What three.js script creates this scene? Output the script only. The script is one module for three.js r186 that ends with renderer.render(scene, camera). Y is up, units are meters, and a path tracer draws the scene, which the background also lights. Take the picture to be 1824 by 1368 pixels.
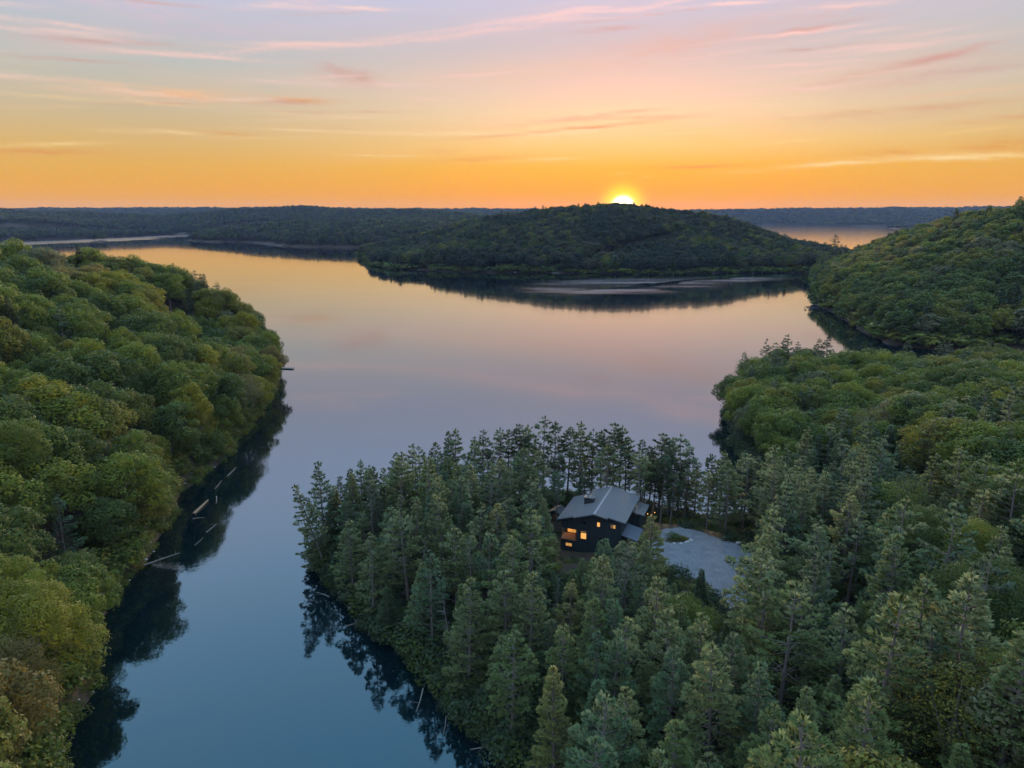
import * as THREE from 'three';
import { mergeGeometries } from 'three/addons/utils/BufferGeometryUtils.js';
import { RoundedBoxGeometry } from 'three/addons/geometries/RoundedBoxGeometry.js';

// ---------------------------------------------------------------- camera, sky, sun, exposure
const scene = new THREE.Scene();
const camera = new THREE.PerspectiveCamera(56.77, 4 / 3, 0.5, 20000);
camera.position.set(0, 70, 0);
camera.rotation.set(THREE.MathUtils.degToRad(-13.5), 0, 0);
camera.updateMatrixWorld(true);
camera.updateProjectionMatrix();

const renderer = new THREE.WebGLRenderer({ antialias: true });
renderer.toneMapping = THREE.LinearToneMapping;
renderer.toneMappingExposure = 2;
renderer.shadowMap.enabled = true;

const R = Math.PI / 180;
const SUN_AZ = 8.6, SUN_EL = 0.4;                       // degrees; azimuth measured from -z towards +x

// random numbers and noise, all seeded
function rng(seed) { let s = (seed * 2654435761) >>> 0 || 1; return () => { s = (s + 0x6d2b79f5) | 0; let t = Math.imul(s ^ (s >>> 15), 1 | s); t = (t + Math.imul(t ^ (t >>> 7), 61 | t)) ^ t; return ((t ^ (t >>> 14)) >>> 0) / 4294967296; }; }
function hash2(x, y) { let h = Math.imul(x, 374761393) + Math.imul(y, 668265263); h = Math.imul(h ^ (h >>> 13), 1274126177); return ((h ^ (h >>> 16)) >>> 0) / 4294967296; }
function vnoise(x, y) {
  const ix = Math.floor(x), iy = Math.floor(y), fx = x - ix, fy = y - iy, u = fx * fx * (3 - 2 * fx), v = fy * fy * (3 - 2 * fy);
  const a = hash2(ix, iy), b = hash2(ix + 1, iy), c = hash2(ix, iy + 1), d = hash2(ix + 1, iy + 1);
  return (a + (b - a) * u) * (1 - v) + (c + (d - c) * u) * v;
}
function fbm(x, y, o = 4) { let s = 0, a = 0.5, n = 0; for (let i = 0; i < o; i++) { s += a * vnoise(x, y); n += a; a *= 0.5; x = x * 2.03 + 17.1; y = y * 2.03 + 9.7; } return s / n; }
const clamp = THREE.MathUtils.clamp, lerp = THREE.MathUtils.lerp;
const sstep = (a, b, x) => { const t = clamp((x - a) / (b - a), 0, 1); return t * t * (3 - 2 * t); };
const s2l = (v) => { v /= 255; return v <= 0.04045 ? v / 12.92 : Math.pow((v + 0.055) / 1.055, 2.4); };

// sky: dusk air with thin high cloud, computed by direction
function makeSky() {
  const W = 4096, H = 2048, data = new Float32Array(W * H * 4);
  const stops = (list) => list.map(([e, r, g, b]) => [e, s2l(r), s2l(g), s2l(b)]);
  const near = stops([[0, 255, 166, 8], [1.5, 255, 172, 16], [3.4, 255, 190, 60], [5, 255, 211, 128], [7.4, 250, 220, 176], [9.5, 238, 210, 190], [12, 208, 198, 198], [15, 184, 188, 206], [20, 182, 194, 226], [30, 170, 200, 236], [45, 158, 198, 238], [90, 150, 194, 236]]);
  const side = stops([[0, 244, 164, 36], [1.5, 242, 170, 46], [3.4, 232, 178, 82], [5, 220, 184, 118], [7.4, 204, 190, 160], [10, 191, 195, 190], [12, 184, 193, 202], [15, 181, 187, 210], [20, 182, 194, 226], [30, 170, 200, 236], [45, 158, 198, 238], [90, 150, 194, 236]]);
  const back = stops([[0, 168, 165, 190], [5, 186, 176, 198], [10, 190, 186, 208], [20, 182, 194, 226], [30, 170, 200, 236], [45, 158, 198, 238], [90, 150, 194, 236]]);
  const at = (list, e, out) => { let i = 0; while (i < list.length - 2 && e > list[i + 1][0]) i++; const a = list[i], b = list[i + 1], t = clamp((e - a[0]) / (b[0] - a[0]), 0, 1); for (let c = 0; c < 3; c++) out[c] = lerp(a[c + 1], b[c + 1], t); };
  const A = [0, 0, 0], B = [0, 0, 0], C = [0, 0, 0];
  // clouds: azimuth, elevation, half width, half height (degrees), tilt (degrees), sRGB, strength, streakiness
  const wr = rng(555), wisps = []; for (let k = 0; k < 70; k++) { const e = 3.4 + 11 * wr(), az = -40 + 80 * wr(), hot = sstep(9, 4, e), near = Math.exp(-Math.pow((az - SUN_AZ) / 22, 2)); wisps.push([az, e, 2 + 5 * wr(), 0.06 + 0.16 * wr(), -1 + 6 * wr(), ...(wr() < 0.35 ? [lerp(206, 226, hot), lerp(166, 158, hot), lerp(156, 84, hot)] : [lerp(240, 255, Math.max(hot, near)), lerp(208, 220, hot), lerp(198, 150, hot)]), 0.6 + 0.4 * wr(), 1]); }
  const clouds = [
    [-12.1, 9.75, 2.2, 0.62, -4, 208, 160, 146, 0.75, 1], [-11.0, 9.55, 1.0, 0.35, -10, 196, 146, 132, 0.45, 1],
    [-23, 7.95, 7.5, 0.42, 0.5, 246, 196, 150, 0.75, 1], [-23.3, 7.85, 2.4, 0.26, -1, 242, 178, 120, 0.8, 1], [-15.8, 7.95, 2.4, 0.2, 0, 224, 166, 104, 0.9, 1], [-27, 7.3, 7, 0.14, 0, 250, 212, 160, 0.7, 1], [-31, 8.3, 5, 0.16, 0, 246, 200, 165, 0.7, 1],
    [-15.4, 14.5, 4, 0.6, 4, 238, 198, 192, 0.5, 1], [-27, 13.2, 8, 1.0, -3, 222, 190, 200, 0.5, 0.7], [-29, 10.8, 3.4, 0.7, 0, 222, 192, 190, 0.6, 1], [-20, 12.2, 10, 0.8, 5, 208, 190, 205, 0.4, 0.7],
    [12.5, 11.9, 6.5, 0.9, 7, 230, 184, 166, 0.5, 0.8], [20, 12.8, 8, 1.0, 6, 220, 184, 172, 0.4, 0.8], [3, 10.4, 9, 0.9, 3, 238, 204, 178, 0.35, 0.7], [-3, 9.8, 8, 0.7, 2, 234, 204, 178, 0.35, 0.8],
    [25, 9.2, 4.2, 0.28, 8, 214, 160, 142, 0.75, 1], [29.5, 9.9, 2.8, 0.24, 9, 212, 158, 148, 0.7, 1], [29, 8.9, 6, 0.9, 6, 214, 172, 158, 0.45, 0.8], [31, 7.6, 6, 0.14, 1, 236, 196, 160, 0.7, 1],
    [26.7, 3.95, 2.6, 0.38, 0, 230, 160, 76, 0.8, 0.8], [33.6, 4.3, 3.4, 0.45, 3, 226, 156, 74, 0.75, 0.8], [27, 6.6, 6, 0.5, 2, 214, 180, 140, 0.5, 0.8], [31.5, 5.2, 3, 0.12, 4, 250, 206, 130, 0.8, 1], [20, 5.0, 3, 0.08, 3, 255, 216, 140, 0.8, 1],
    [5.9, 6.6, 5.5, 0.9, 8, 255, 232, 180, 0.6, 1], [12, 6.2, 4, 0.4, -6, 250, 214, 140, 0.5, 1], [14.4, 5.3, 2, 0.3, -15, 246, 206, 110, 0.6, 1], [-3, 5.9, 8, 0.16, 0, 255, 228, 176, 0.6, 1], [-10, 6.9, 9, 0.12, -1, 244, 214, 168, 0.6, 1],
    [8.3, 2.95, 0.7, 0.05, 6, 255, 216, 120, 0.8, 0], [10.4, 2.7, 0.5, 0.05, 10, 255, 214, 110, 0.8, 0], [-13, 6.1, 1.0, 0.12, 0, 216, 176, 130, 0.5, 1], [-5.5, 4.6, 1.4, 0.3, 0, 238, 184, 116, 0.5, 0.8], [-32, 6.6, 2.2, 0.12, 4, 248, 206, 158, 0.6, 1],
  ].concat(wisps).map((c) => [...c.slice(0, 5), s2l(c[5]), s2l(c[6]), s2l(c[7]), c[8] * 0.8, c[9]]);
  const trail = [[-34, 9.6], [-28, 10.25], [-22.7, 10.45], [-16, 11.3], [-10, 12.1], [-4.6, 12.85], [4, 14.0], [13, 14.9], [24, 16.6]], trailW = [0.1, 0.14, 0.16, 0.2, 0.26, 0.4, 0.62, 0.75, 0.9];
  const sx = Math.sin(SUN_AZ * R) * Math.cos(SUN_EL * R), sy = Math.sin(SUN_EL * R), sz = -Math.cos(SUN_AZ * R) * Math.cos(SUN_EL * R);
  for (let row = 0; row < H; row++) {
    const v = (row + 0.5) / H - 0.5, up = v * Math.PI, e = v * 180;
    if (e < -0.5) { for (let k = row * W * 4; k < (row + 1) * W * 4; k += 4) { data[k] = 0.25; data[k + 1] = 0.22; data[k + 2] = 0.2; data[k + 3] = 1; } continue; }
    at(near, e, A); at(side, e, B); at(back, e, C);
    const ce = Math.cos(up), se = Math.sin(up);
    for (let col = 0; col < W; col++) {
      const round = ((col + 0.5) / W - 0.5) * 2 * Math.PI;
      let az = (round + Math.PI / 2) / R; if (az > 180) az -= 360; if (az < -180) az += 360;
      let da = Math.abs(az - SUN_AZ); if (da > 180) da = 360 - da;
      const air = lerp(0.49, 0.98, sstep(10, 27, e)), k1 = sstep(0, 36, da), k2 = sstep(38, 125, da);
      let r = lerp(lerp(A[0], B[0], k1), C[0], k2), g = lerp(lerp(A[1], B[1], k1), C[1], k2), b = lerp(lerp(A[2], B[2], k1), C[2], k2);
      // thin cirrus everywhere
      if (e > 2) {
        const thin = sstep(0.46, 0.8, fbm(az * 0.07 + 3, e * 0.62 - az * 0.035, 5)) * sstep(2, 8, e) * (1 - 0.6 * sstep(20, 60, e));
        const tr = lerp(0.82, 0.56, sstep(8, 22, e)), tg = lerp(0.58, 0.56, sstep(8, 22, e)), tb = lerp(0.40, 0.62, sstep(8, 22, e));
        r = lerp(r, Math.max(r, tr), thin * 0.2); g = lerp(g, tg, thin * 0.2); b = lerp(b, tb, thin * 0.2);
      }
      if (az > -48 && az < 48 && e < 20) {
        for (const c of clouds) {
          const dx = az - c[0], dy = e - c[1]; if (Math.abs(dx) > c[2] * 2.3 || Math.abs(dy) > c[3] * 2.3 + c[2] * 0.6) continue;
          const t = c[4] * R, u = (dx * Math.cos(t) + dy * Math.sin(t)) / c[2], w = (-dx * Math.sin(t) + dy * Math.cos(t)) / c[3] + (fbm(dx * 0.9 + c[0], dy * 0.9, 3) - 0.5) * 0.9;
          let a = Math.exp(-(u * u + w * w) * 1.3) * c[8];
          a *= 1 - c[9] + c[9] * (0.25 + 1.25 * sstep(0.28, 0.72, fbm(u * c[2] * 0.55 + 40 + w, w * c[3] * 5 + c[1] * 7 + u * 1.5, 5)));
          a = clamp(a, 0, 1); r = lerp(r, c[5], a); g = lerp(g, c[6], a); b = lerp(b, c[7], a);
        }
        for (let i = 0; i < trail.length - 1; i++) {
          const [x0, y0] = trail[i], [x1, y1] = trail[i + 1]; if (az < x0 || az >= x1) continue;
          const t = (az - x0) / (x1 - x0), w = lerp(trailW[i], trailW[i + 1], t), d = (e - lerp(y0, y1, t) + (fbm(az * 0.25, 3, 2) - 0.5) * 0.5) / w;
          const a = Math.exp(-Math.pow(Math.abs(d), 2.6)) * (0.15 + 1.1 * sstep(0.25, 0.75, fbm(az * 0.35 + d * 0.6, d * 4.5 + az * 0.3, 4))) * (0.3 + 0.7 * sstep(-30, -22, az));
          r = lerp(r, 0.88, a * 0.62); g = lerp(g, 0.61, a * 0.55); b = lerp(b, 0.55, a * 0.5);
        }
      }
      // the glow round the sun
      const cosd = clamp(ce * Math.cos(round) * sx + se * sy + ce * Math.sin(round) * sz, -1, 1), dl = Math.acos(cosd) / R;
      if (dl < 60) {
        const core = Math.exp(-Math.pow(dl / 0.85, 6)), ring = Math.exp(-Math.pow(dl / 1.6, 4)), wide = Math.exp(-Math.pow(dl / 9, 2)), far = Math.exp(-Math.pow(dl / 26, 2));
        r += 6 * core + 0.9 * ring + 0.28 * wide + 0.08 * far; g += 5 * core + 0.62 * ring + 0.02 * wide; b += 3 * core;
      }
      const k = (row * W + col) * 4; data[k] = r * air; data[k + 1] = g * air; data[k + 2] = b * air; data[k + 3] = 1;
    }
  }
  const t = new THREE.DataTexture(data, W, H, THREE.RGBAFormat, THREE.FloatType);
  t.mapping = THREE.EquirectangularReflectionMapping; t.magFilter = THREE.LinearFilter; t.minFilter = THREE.LinearFilter; t.colorSpace = THREE.LinearSRGBColorSpace; t.needsUpdate = true;
  return t;
}
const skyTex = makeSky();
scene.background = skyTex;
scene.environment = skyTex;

const sun = new THREE.DirectionalLight(new THREE.Color(1, 0.74, 0.38), 5);
sun.name = 'sun';
sun.position.set(Math.sin(SUN_AZ * R) * 1500, Math.tan(3 * R) * 1500 + 20, -Math.cos(SUN_AZ * R) * 1500);
sun.target.position.set(0, 20, 0);
sun.castShadow = true; sun.shadow.radius = 13;
Object.assign(sun.shadow.camera, { left: -900, right: 900, top: 300, bottom: -100, near: 1, far: 3500 });
scene.add(sun, sun.target);

scene.fog = new THREE.FogExp2(new THREE.Color().setRGB(0.34, 0.52, 1), 0.00003);

// ---------------------------------------------------------------- helpers
const taken = new Map();
function numbered(n) { const k = taken.get(n) ?? 0; taken.set(n, k + 1); return k ? `${n}_${String(k).padStart(3, '0')}` : n; }
function tag(o, label, category, group, kind) { o.userData.label = label; if (category) o.userData.category = category; if (group) o.userData.group = group; if (kind) o.userData.kind = kind; return o; }
function mesh(name, geo, mat, parent) { const m = new THREE.Mesh(geo, mat); m.name = parent && parent !== scene ? name : numbered(name); m.castShadow = m.receiveShadow = true; (parent ?? scene).add(m); return m; }
function base(name, x, y, z, turn = 0) { const g = new THREE.Group(); g.name = numbered(name); g.position.set(x, y, z); g.rotation.y = turn; scene.add(g); return g; }
const box = (x0, x1, y0, y1, z0, z1) => { const g = new THREE.BoxGeometry(x1 - x0, y1 - y0, z1 - z0); g.translate((x0 + x1) / 2, (y0 + y1) / 2, (z0 + z1) / 2); return g; };
const lin = (r, g, b) => new THREE.Color().setRGB(r, g, b);
function std(r, g, b, rough = 0.9, more = {}) { return new THREE.MeshStandardMaterial({ color: lin(r, g, b), roughness: rough, ...more }); }
function noiseTex(n, fn, srgb) {
  const d = new Uint8Array(n * n * 4);
  for (let y = 0; y < n; y++) for (let x = 0; x < n; x++) { const c = fn(x / n, y / n); const k = (y * n + x) * 4; d[k] = clamp(c[0] * 255, 0, 255); d[k + 1] = clamp(c[1] * 255, 0, 255); d[k + 2] = clamp(c[2] * 255, 0, 255); d[k + 3] = 255; }
  const t = new THREE.DataTexture(d, n, n); t.wrapS = t.wrapT = THREE.RepeatWrapping; t.magFilter = THREE.LinearFilter; if (srgb) t.colorSpace = THREE.SRGBColorSpace; t.needsUpdate = true; return t;
}
// noise that repeats every 1
function tile(u, v, f, o = 4) { const g = (a, b) => fbm(a * f + 50, b * f + 50, o); const wu = sstep(0, 1, u), wv = sstep(0, 1, v); return lerp(lerp(g(u, v), g(u - 1, v), wu), lerp(g(u, v - 1), g(u - 1, v - 1), wu), wv); }

// triangle soup builder with colours
class Soup {
  constructor() { this.p = []; this.n = []; this.c = []; this.i = []; }
  vert(x, y, z, nx, ny, nz, t) { this.p.push(x, y, z); this.n.push(nx, ny, nz); this.c.push(t[0], t[1], t[2]); return this.p.length / 3 - 1; }
  // a small leaf-shaped sheet: centre, long axis (scaled), short axis (scaled), normal for shading
  blade(cx, cy, cz, ax, ay, az, bx, by, bz, nx, ny, nz, t) {
    const k = this.vert(cx - ax, cy - ay, cz - az, nx, ny, nz, t);
    this.vert(cx + bx, cy + by, cz + bz, nx, ny, nz, t); this.vert(cx + ax, cy + ay, cz + az, nx, ny, nz, t); this.vert(cx - bx, cy - by, cz - bz, nx, ny, nz, t);
    if ((ay * bz - az * by) * nx + (az * bx - ax * bz) * ny + (ax * by - ay * bx) * nz > 0) this.i.push(k, k + 2, k + 1, k, k + 3, k + 2); else this.i.push(k, k + 1, k + 2, k, k + 2, k + 3);
  }
  tube(pts, radii, sides, t) {
    let prev = -1; const v = new THREE.Vector3(), a = new THREE.Vector3(), b = new THREE.Vector3();
    for (let j = 0; j < pts.length; j++) {
      const p = pts[j], q = pts[Math.min(j + 1, pts.length - 1)], o = pts[Math.max(j - 1, 0)];
      v.set(q[0] - o[0], q[1] - o[1], q[2] - o[2]).normalize();
      a.set(Math.abs(v.y) > 0.9 ? 1 : 0, Math.abs(v.y) > 0.9 ? 0 : 1, 0).cross(v).normalize(); b.crossVectors(v, a);
      const first = this.p.length / 3;
      for (let s = 0; s < sides; s++) { const w = (s / sides) * Math.PI * 2, c = Math.cos(w), d = Math.sin(w), nx = a.x * c + b.x * d, ny = a.y * c + b.y * d, nz = a.z * c + b.z * d; this.vert(p[0] + nx * radii[j], p[1] + ny * radii[j], p[2] + nz * radii[j], nx, ny, nz, t); }
      if (prev >= 0) for (let s = 0; s < sides; s++) { const s2 = (s + 1) % sides; this.i.push(prev + s, prev + s2, first + s2, prev + s, first + s2, first + s); }
      prev = first;
    }
  }
  build() {
    const g = new THREE.BufferGeometry();
    g.setAttribute('position', new THREE.Float32BufferAttribute(this.p, 3)); g.setAttribute('normal', new THREE.Float32BufferAttribute(this.n, 3)); g.setAttribute('color', new THREE.Float32BufferAttribute(this.c, 3)); g.setIndex(this.i);
    return g;
  }
}

// ---------------------------------------------------------------- land: shorelines and ridge lines, metres
const LANDS = [
  { name: 'left', pow: 0.62, rough: 3, toe: 0.6,
    shore: [[-20, 40], [-32, -16], [-42, -44], [-52, -65], [-59, -79], [-67, -98], [-73, -112], [-76, -130], [-80, -151], [-84, -171], [-86, -201], [-89, -230], [-94, -259], [-101, -292], [-108, -318], [-121, -345], [-146, -372], [-185, -398], [-260, -430], [-420, -470], [-800, -300], [-760, 40]],
    ridge: [[-100, 30, 20], [-118, -50, 24], [-135, -110, 29], [-158, -190, 36], [-196, -285, 41], [-180, -325, 37], [-150, -335, 27], [-130, -326, 15], [-114, -310, 5]] },
  { name: 'point', pow: 0.8, rough: 1.2, toe: 0.5,
    shore: [[20, 40], [14, -20], [10, -48], [5, -68], [1, -78], [-3, -84], [-9, -90], [-15, -98], [-20, -105], [-28, -115], [-35, -125], [-39, -134], [-38, -144], [-30, -151], [-20, -157], [-2, -164], [12, -165], [32, -159], [45, -153], [55, -152], [66, -163], [70, -187], [68, -206], [75, -240], [89, -268], [102, -284], [113, -287], [132, -279], [156, -280], [180, -283], [208, -283], [320, -276], [520, -250], [520, 40]],
    ridge: [[-26, -136, 3], [-8, -132, 4.2], [16, -128, 4.4], [36, -124, 5.6], [62, -112, 9], [80, -100, 13], [95, -90, 17], [140, -140, 17], [150, -190, 12], [120, -235, 6], [150, -190, 12], [230, -150, 22], [140, -60, 24], [60, -40, 15], [42, 0, 14]] },
  { name: 'far', pow: 0.75, rough: 7, toe: 0.7,
    shore: [[-262, -1250], [-240, -1180], [-198, -1025], [-153, -921], [-78, -894], [0, -878], [59, -866], [123, -846], [189, -842], [261, -862], [330, -866], [355, -850], [322, -760], [282, -653], [262, -600], [240, -541], [224, -490], [223, -452], [214, -391], [232, -366], [262, -346], [330, -328], [600, -330], [1100, -420], [1100, -700], [620, -930], [480, -1010], [430, -1150], [360, -1350], [200, -1480], [0, -1500], [-140, -1440]],
    ridge: [[-222, -1190, 8], [-161, -1190, 20], [-77, -1197, 43], [-20, -1180, 54], [80, -1160, 63], [178, -1150, 67], [239, -1130, 62], [312, -1080, 53], [345, -992, 28], [372, -890, 10], [374, -798, 15], [378, -730, 34], [380, -650, 47], [395, -545, 63], [520, -480, 84]] },
  { name: 'isle', pow: 0.6, rough: 0, toe: 0.5, shore: [[-1102, -1862], [-1080, -1845], [-1050, -1842], [-1036, -1862], [-1050, -1885], [-1085, -1888]], ridge: [[-1085, -1865, 5], [-1055, -1863, 6]] },
  { name: 'farleft', pow: 0.7, rough: 17, toe: 0.8,
    shore: [[-3600, -1500], [-2200, -1720], [-1480, -1850], [-1294, -1940], [-1237, -2075], [-1134, -2500], [-1020, -2420], [-840, -1900], [-760, -1830], [-640, -1800], [-471, -1550], [-310, -1530], [-120, -1640], [60, -1900], [200, -2600], [100, -3600], [-3800, -3900]],
    ridge: [[-2700, -2500, 96], [-2000, -2700, 84], [-1600, -2900, 62], [-1400, -2950, 58], [-1150, -3000, 82], [-850, -3050, 84], [-500, -2950, 66], [-250, -2700, 60], [-120, -2300, 52], [-250, -1900, 38], [-480, -1900, 36], [-680, -2020, 30], [-840, -2060, 16]] },
  { name: 'horizon', pow: 0.8, rough: 8, toe: 1,
    shore: [[-5200, -3800], [-2000, -4000], [0, -4000], [700, -3500], [1250, -3900], [1372, -4260], [1700, -4600], [1760, -4500], [1740, -4270], [1888, -4050], [2600, -3900], [4600, -3400], [5200, -6800], [-5200, -7000]],
    ridge: [[-4000, -5200, 92], [-1600, -5000, 96], [0, -5000, 88], [1200, -5000, 84], [2000, -5100, 92], [3200, -4900, 100], [4300, -4600, 110]] },
  { name: 'fareast', pow: 0.8, rough: 5, toe: 0.8, shore: [[1760, -3450], [1860, -3200], [2500, -2600], [3600, -2000], [3800, -3200], [2600, -3400], [2200, -3560]], ridge: [[2050, -3300, 10], [2700, -3000, 40], [3500, -2600, 70]] },
];
for (const L of LANDS) { const xs = L.shore.map((p) => p[0]), zs = L.shore.map((p) => p[1]); L.bb = [Math.min(...xs) - 40, Math.max(...xs) + 40, Math.min(...zs) - 40, Math.max(...zs) + 40]; L.k = L.name === 'left' || L.name === 'point' ? 2.2 : L.name === 'isle' ? 4 : 9; }
function segDist(px, pz, a, b) { const dx = b[0] - a[0], dz = b[1] - a[1], t = clamp(((px - a[0]) * dx + (pz - a[1]) * dz) / (dx * dx + dz * dz + 1e-9), 0, 1); return [Math.hypot(px - a[0] - dx * t, pz - a[1] - dz * t), t]; }
function inside(poly, x, z) { let c = false; for (let i = 0, j = poly.length - 1; i < poly.length; j = i++) { const [xi, zi] = poly[i], [xj, zj] = poly[j]; if (zi > z !== zj > z && x < ((xj - xi) * (z - zi)) / (zj - zi) + xi) c = !c; } return c; }
function sdf(poly, x, z) { let d = 1e9; for (let i = 0, j = poly.length - 1; i < poly.length; j = i++) d = Math.min(d, segDist(x, z, poly[j], poly[i])[0]); return inside(poly, x, z) ? d : -d; }
function landAt(L, x, z) {            // [distance inland (negative in the water), height]
  const wx = x + (fbm(x / (L.k * 7) + 5, z / (L.k * 7), 3) - 0.5) * L.k * 3, wz = z + (fbm(x / (L.k * 7) + 91, z / (L.k * 7) + 33, 3) - 0.5) * L.k * 3;
  const d = sdf(L.shore, wx, wz);
  if (d < 0) return [d, Math.max(-6, d * 0.4)];
  let dr = 1e9, hr = 0;
  for (let i = 0; i < L.ridge.length - 1; i++) { const a = L.ridge[i], b = L.ridge[i + 1], [q, t] = segDist(x, z, a, b); if (q < dr) { dr = q; hr = lerp(a[2], b[2], t); } }
  const f = d / (d + dr + 1e-6);
  let h = L.toe * Math.min(1, d / 3) + hr * Math.pow(f, L.pow) + (fbm(x / (L.rough > 15 ? 420 : L.rough > 5 ? 130 : 38), z / (L.rough > 15 ? 420 : L.rough > 5 ? 130 : 38), 4) - 0.5) * 2 * L.rough * Math.min(1, d / 40);
  return [d, Math.max(h, 0.3 * Math.min(1, d / 3))];
}
const CABIN = { x: 16, y: 3.6, z: -129, turn: -21 * R };
const LOT = [[28.2, -133.4], [31, -137.6], [35.6, -139.2], [40, -136], [44.5, -132.2], [47, -127], [46, -120.8], [42, -115.4], [40.6, -108.4], [37.2, -107.8], [36.0, -109.8], [34.8, -116], [31, -119.6], [27.5, -125.5]];
function inland(x, z) { let best = [-1e9, -6, null]; for (const L of LANDS) { if (x < L.bb[0] || x > L.bb[1] || z < L.bb[2] || z > L.bb[3]) continue; const [d, h] = landAt(L, x, z); if (d > best[0]) best = [d, h, L]; } return best; }
function ground(x, z) {
  let [d, h, L] = inland(x, z);
  if (L && L.name === 'point' && d > 0) {
    const lot = sdf(LOT, x, z), a = sstep(-9, 0.5, lot); h = lerp(h, 5.45, a);
    const cx = (x - CABIN.x) * Math.cos(18 * R) + (z - CABIN.z) * Math.sin(18 * R), cz = (x - CABIN.x) * -Math.sin(18 * R) + (z - CABIN.z) * Math.cos(18 * R);
    const q = Math.max(Math.abs(cx + 0.5) - 7.5, Math.abs(cz + 7) - 9), b = sstep(6, 0, q) * (1 - a); h = lerp(h, lerp(3.7, 5.2, sstep(-5, 6, cx)), b);
  }
  return h;
}

// ---------------------------------------------------------------- ground sheet
const soilTex = noiseTex(256, (u, v) => { const a = tile(u, v, 9), b = tile(u + 0.31, v + 0.2, 34, 3), c = 0.55 + 0.45 * a; return [c * (0.26 + 0.12 * b), c * (0.22 + 0.1 * b), c * (0.17 + 0.06 * b)]; }, true);
soilTex.repeat.set(1 / 9, 1 / 9);
const soil = new THREE.MeshStandardMaterial({ map: soilTex, roughness: 1, bumpMap: soilTex, bumpScale: 0.2 });
function sheet(xs, zs, skip) {
  const nx = xs.length, nz = zs.length, p = new Float32Array(nx * nz * 3), uv = new Float32Array(nx * nz * 2), idx = [];
  for (let j = 0; j < nz; j++) for (let i = 0; i < nx; i++) { const k = j * nx + i; p.set([xs[i], ground(xs[i], zs[j]), zs[j]], k * 3); uv.set([xs[i], zs[j]], k * 2); }
  for (let j = 0; j < nz - 1; j++) for (let i = 0; i < nx - 1; i++) {
    if (skip && skip((xs[i] + xs[i + 1]) / 2, (zs[j] + zs[j + 1]) / 2)) continue;
    const a = j * nx + i, b = a + 1, c = a + nx, d = c + 1; idx.push(a, c, b, b, c, d);
  }
  const g = new THREE.BufferGeometry(); g.setAttribute('position', new THREE.BufferAttribute(p, 3)); g.setAttribute('uv', new THREE.BufferAttribute(uv, 2)); g.setIndex(idx); g.computeVertexNormals(); return g;
}
const range = (a, b, s) => { const r = []; for (let v = a; v <= b + 1e-6; v += s) r.push(v); return r; };
{
  const near = sheet(range(-160, 160, 2), range(-240, 40, 2));
  const mid = sheet(range(-800, 800, 10), range(-1600, 40, 10), (x, z) => x > -160 && x < 160 && z > -240);
  const far = sheet(range(-5200, 5200, 50), range(-7000, -1600, 50));
  tag(mesh('ground', mergeGeometries([near, mid, far]), soil), 'dark wooded ground rising from the lake shores', undefined, undefined, 'structure');
}
console.log('ground');

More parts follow.
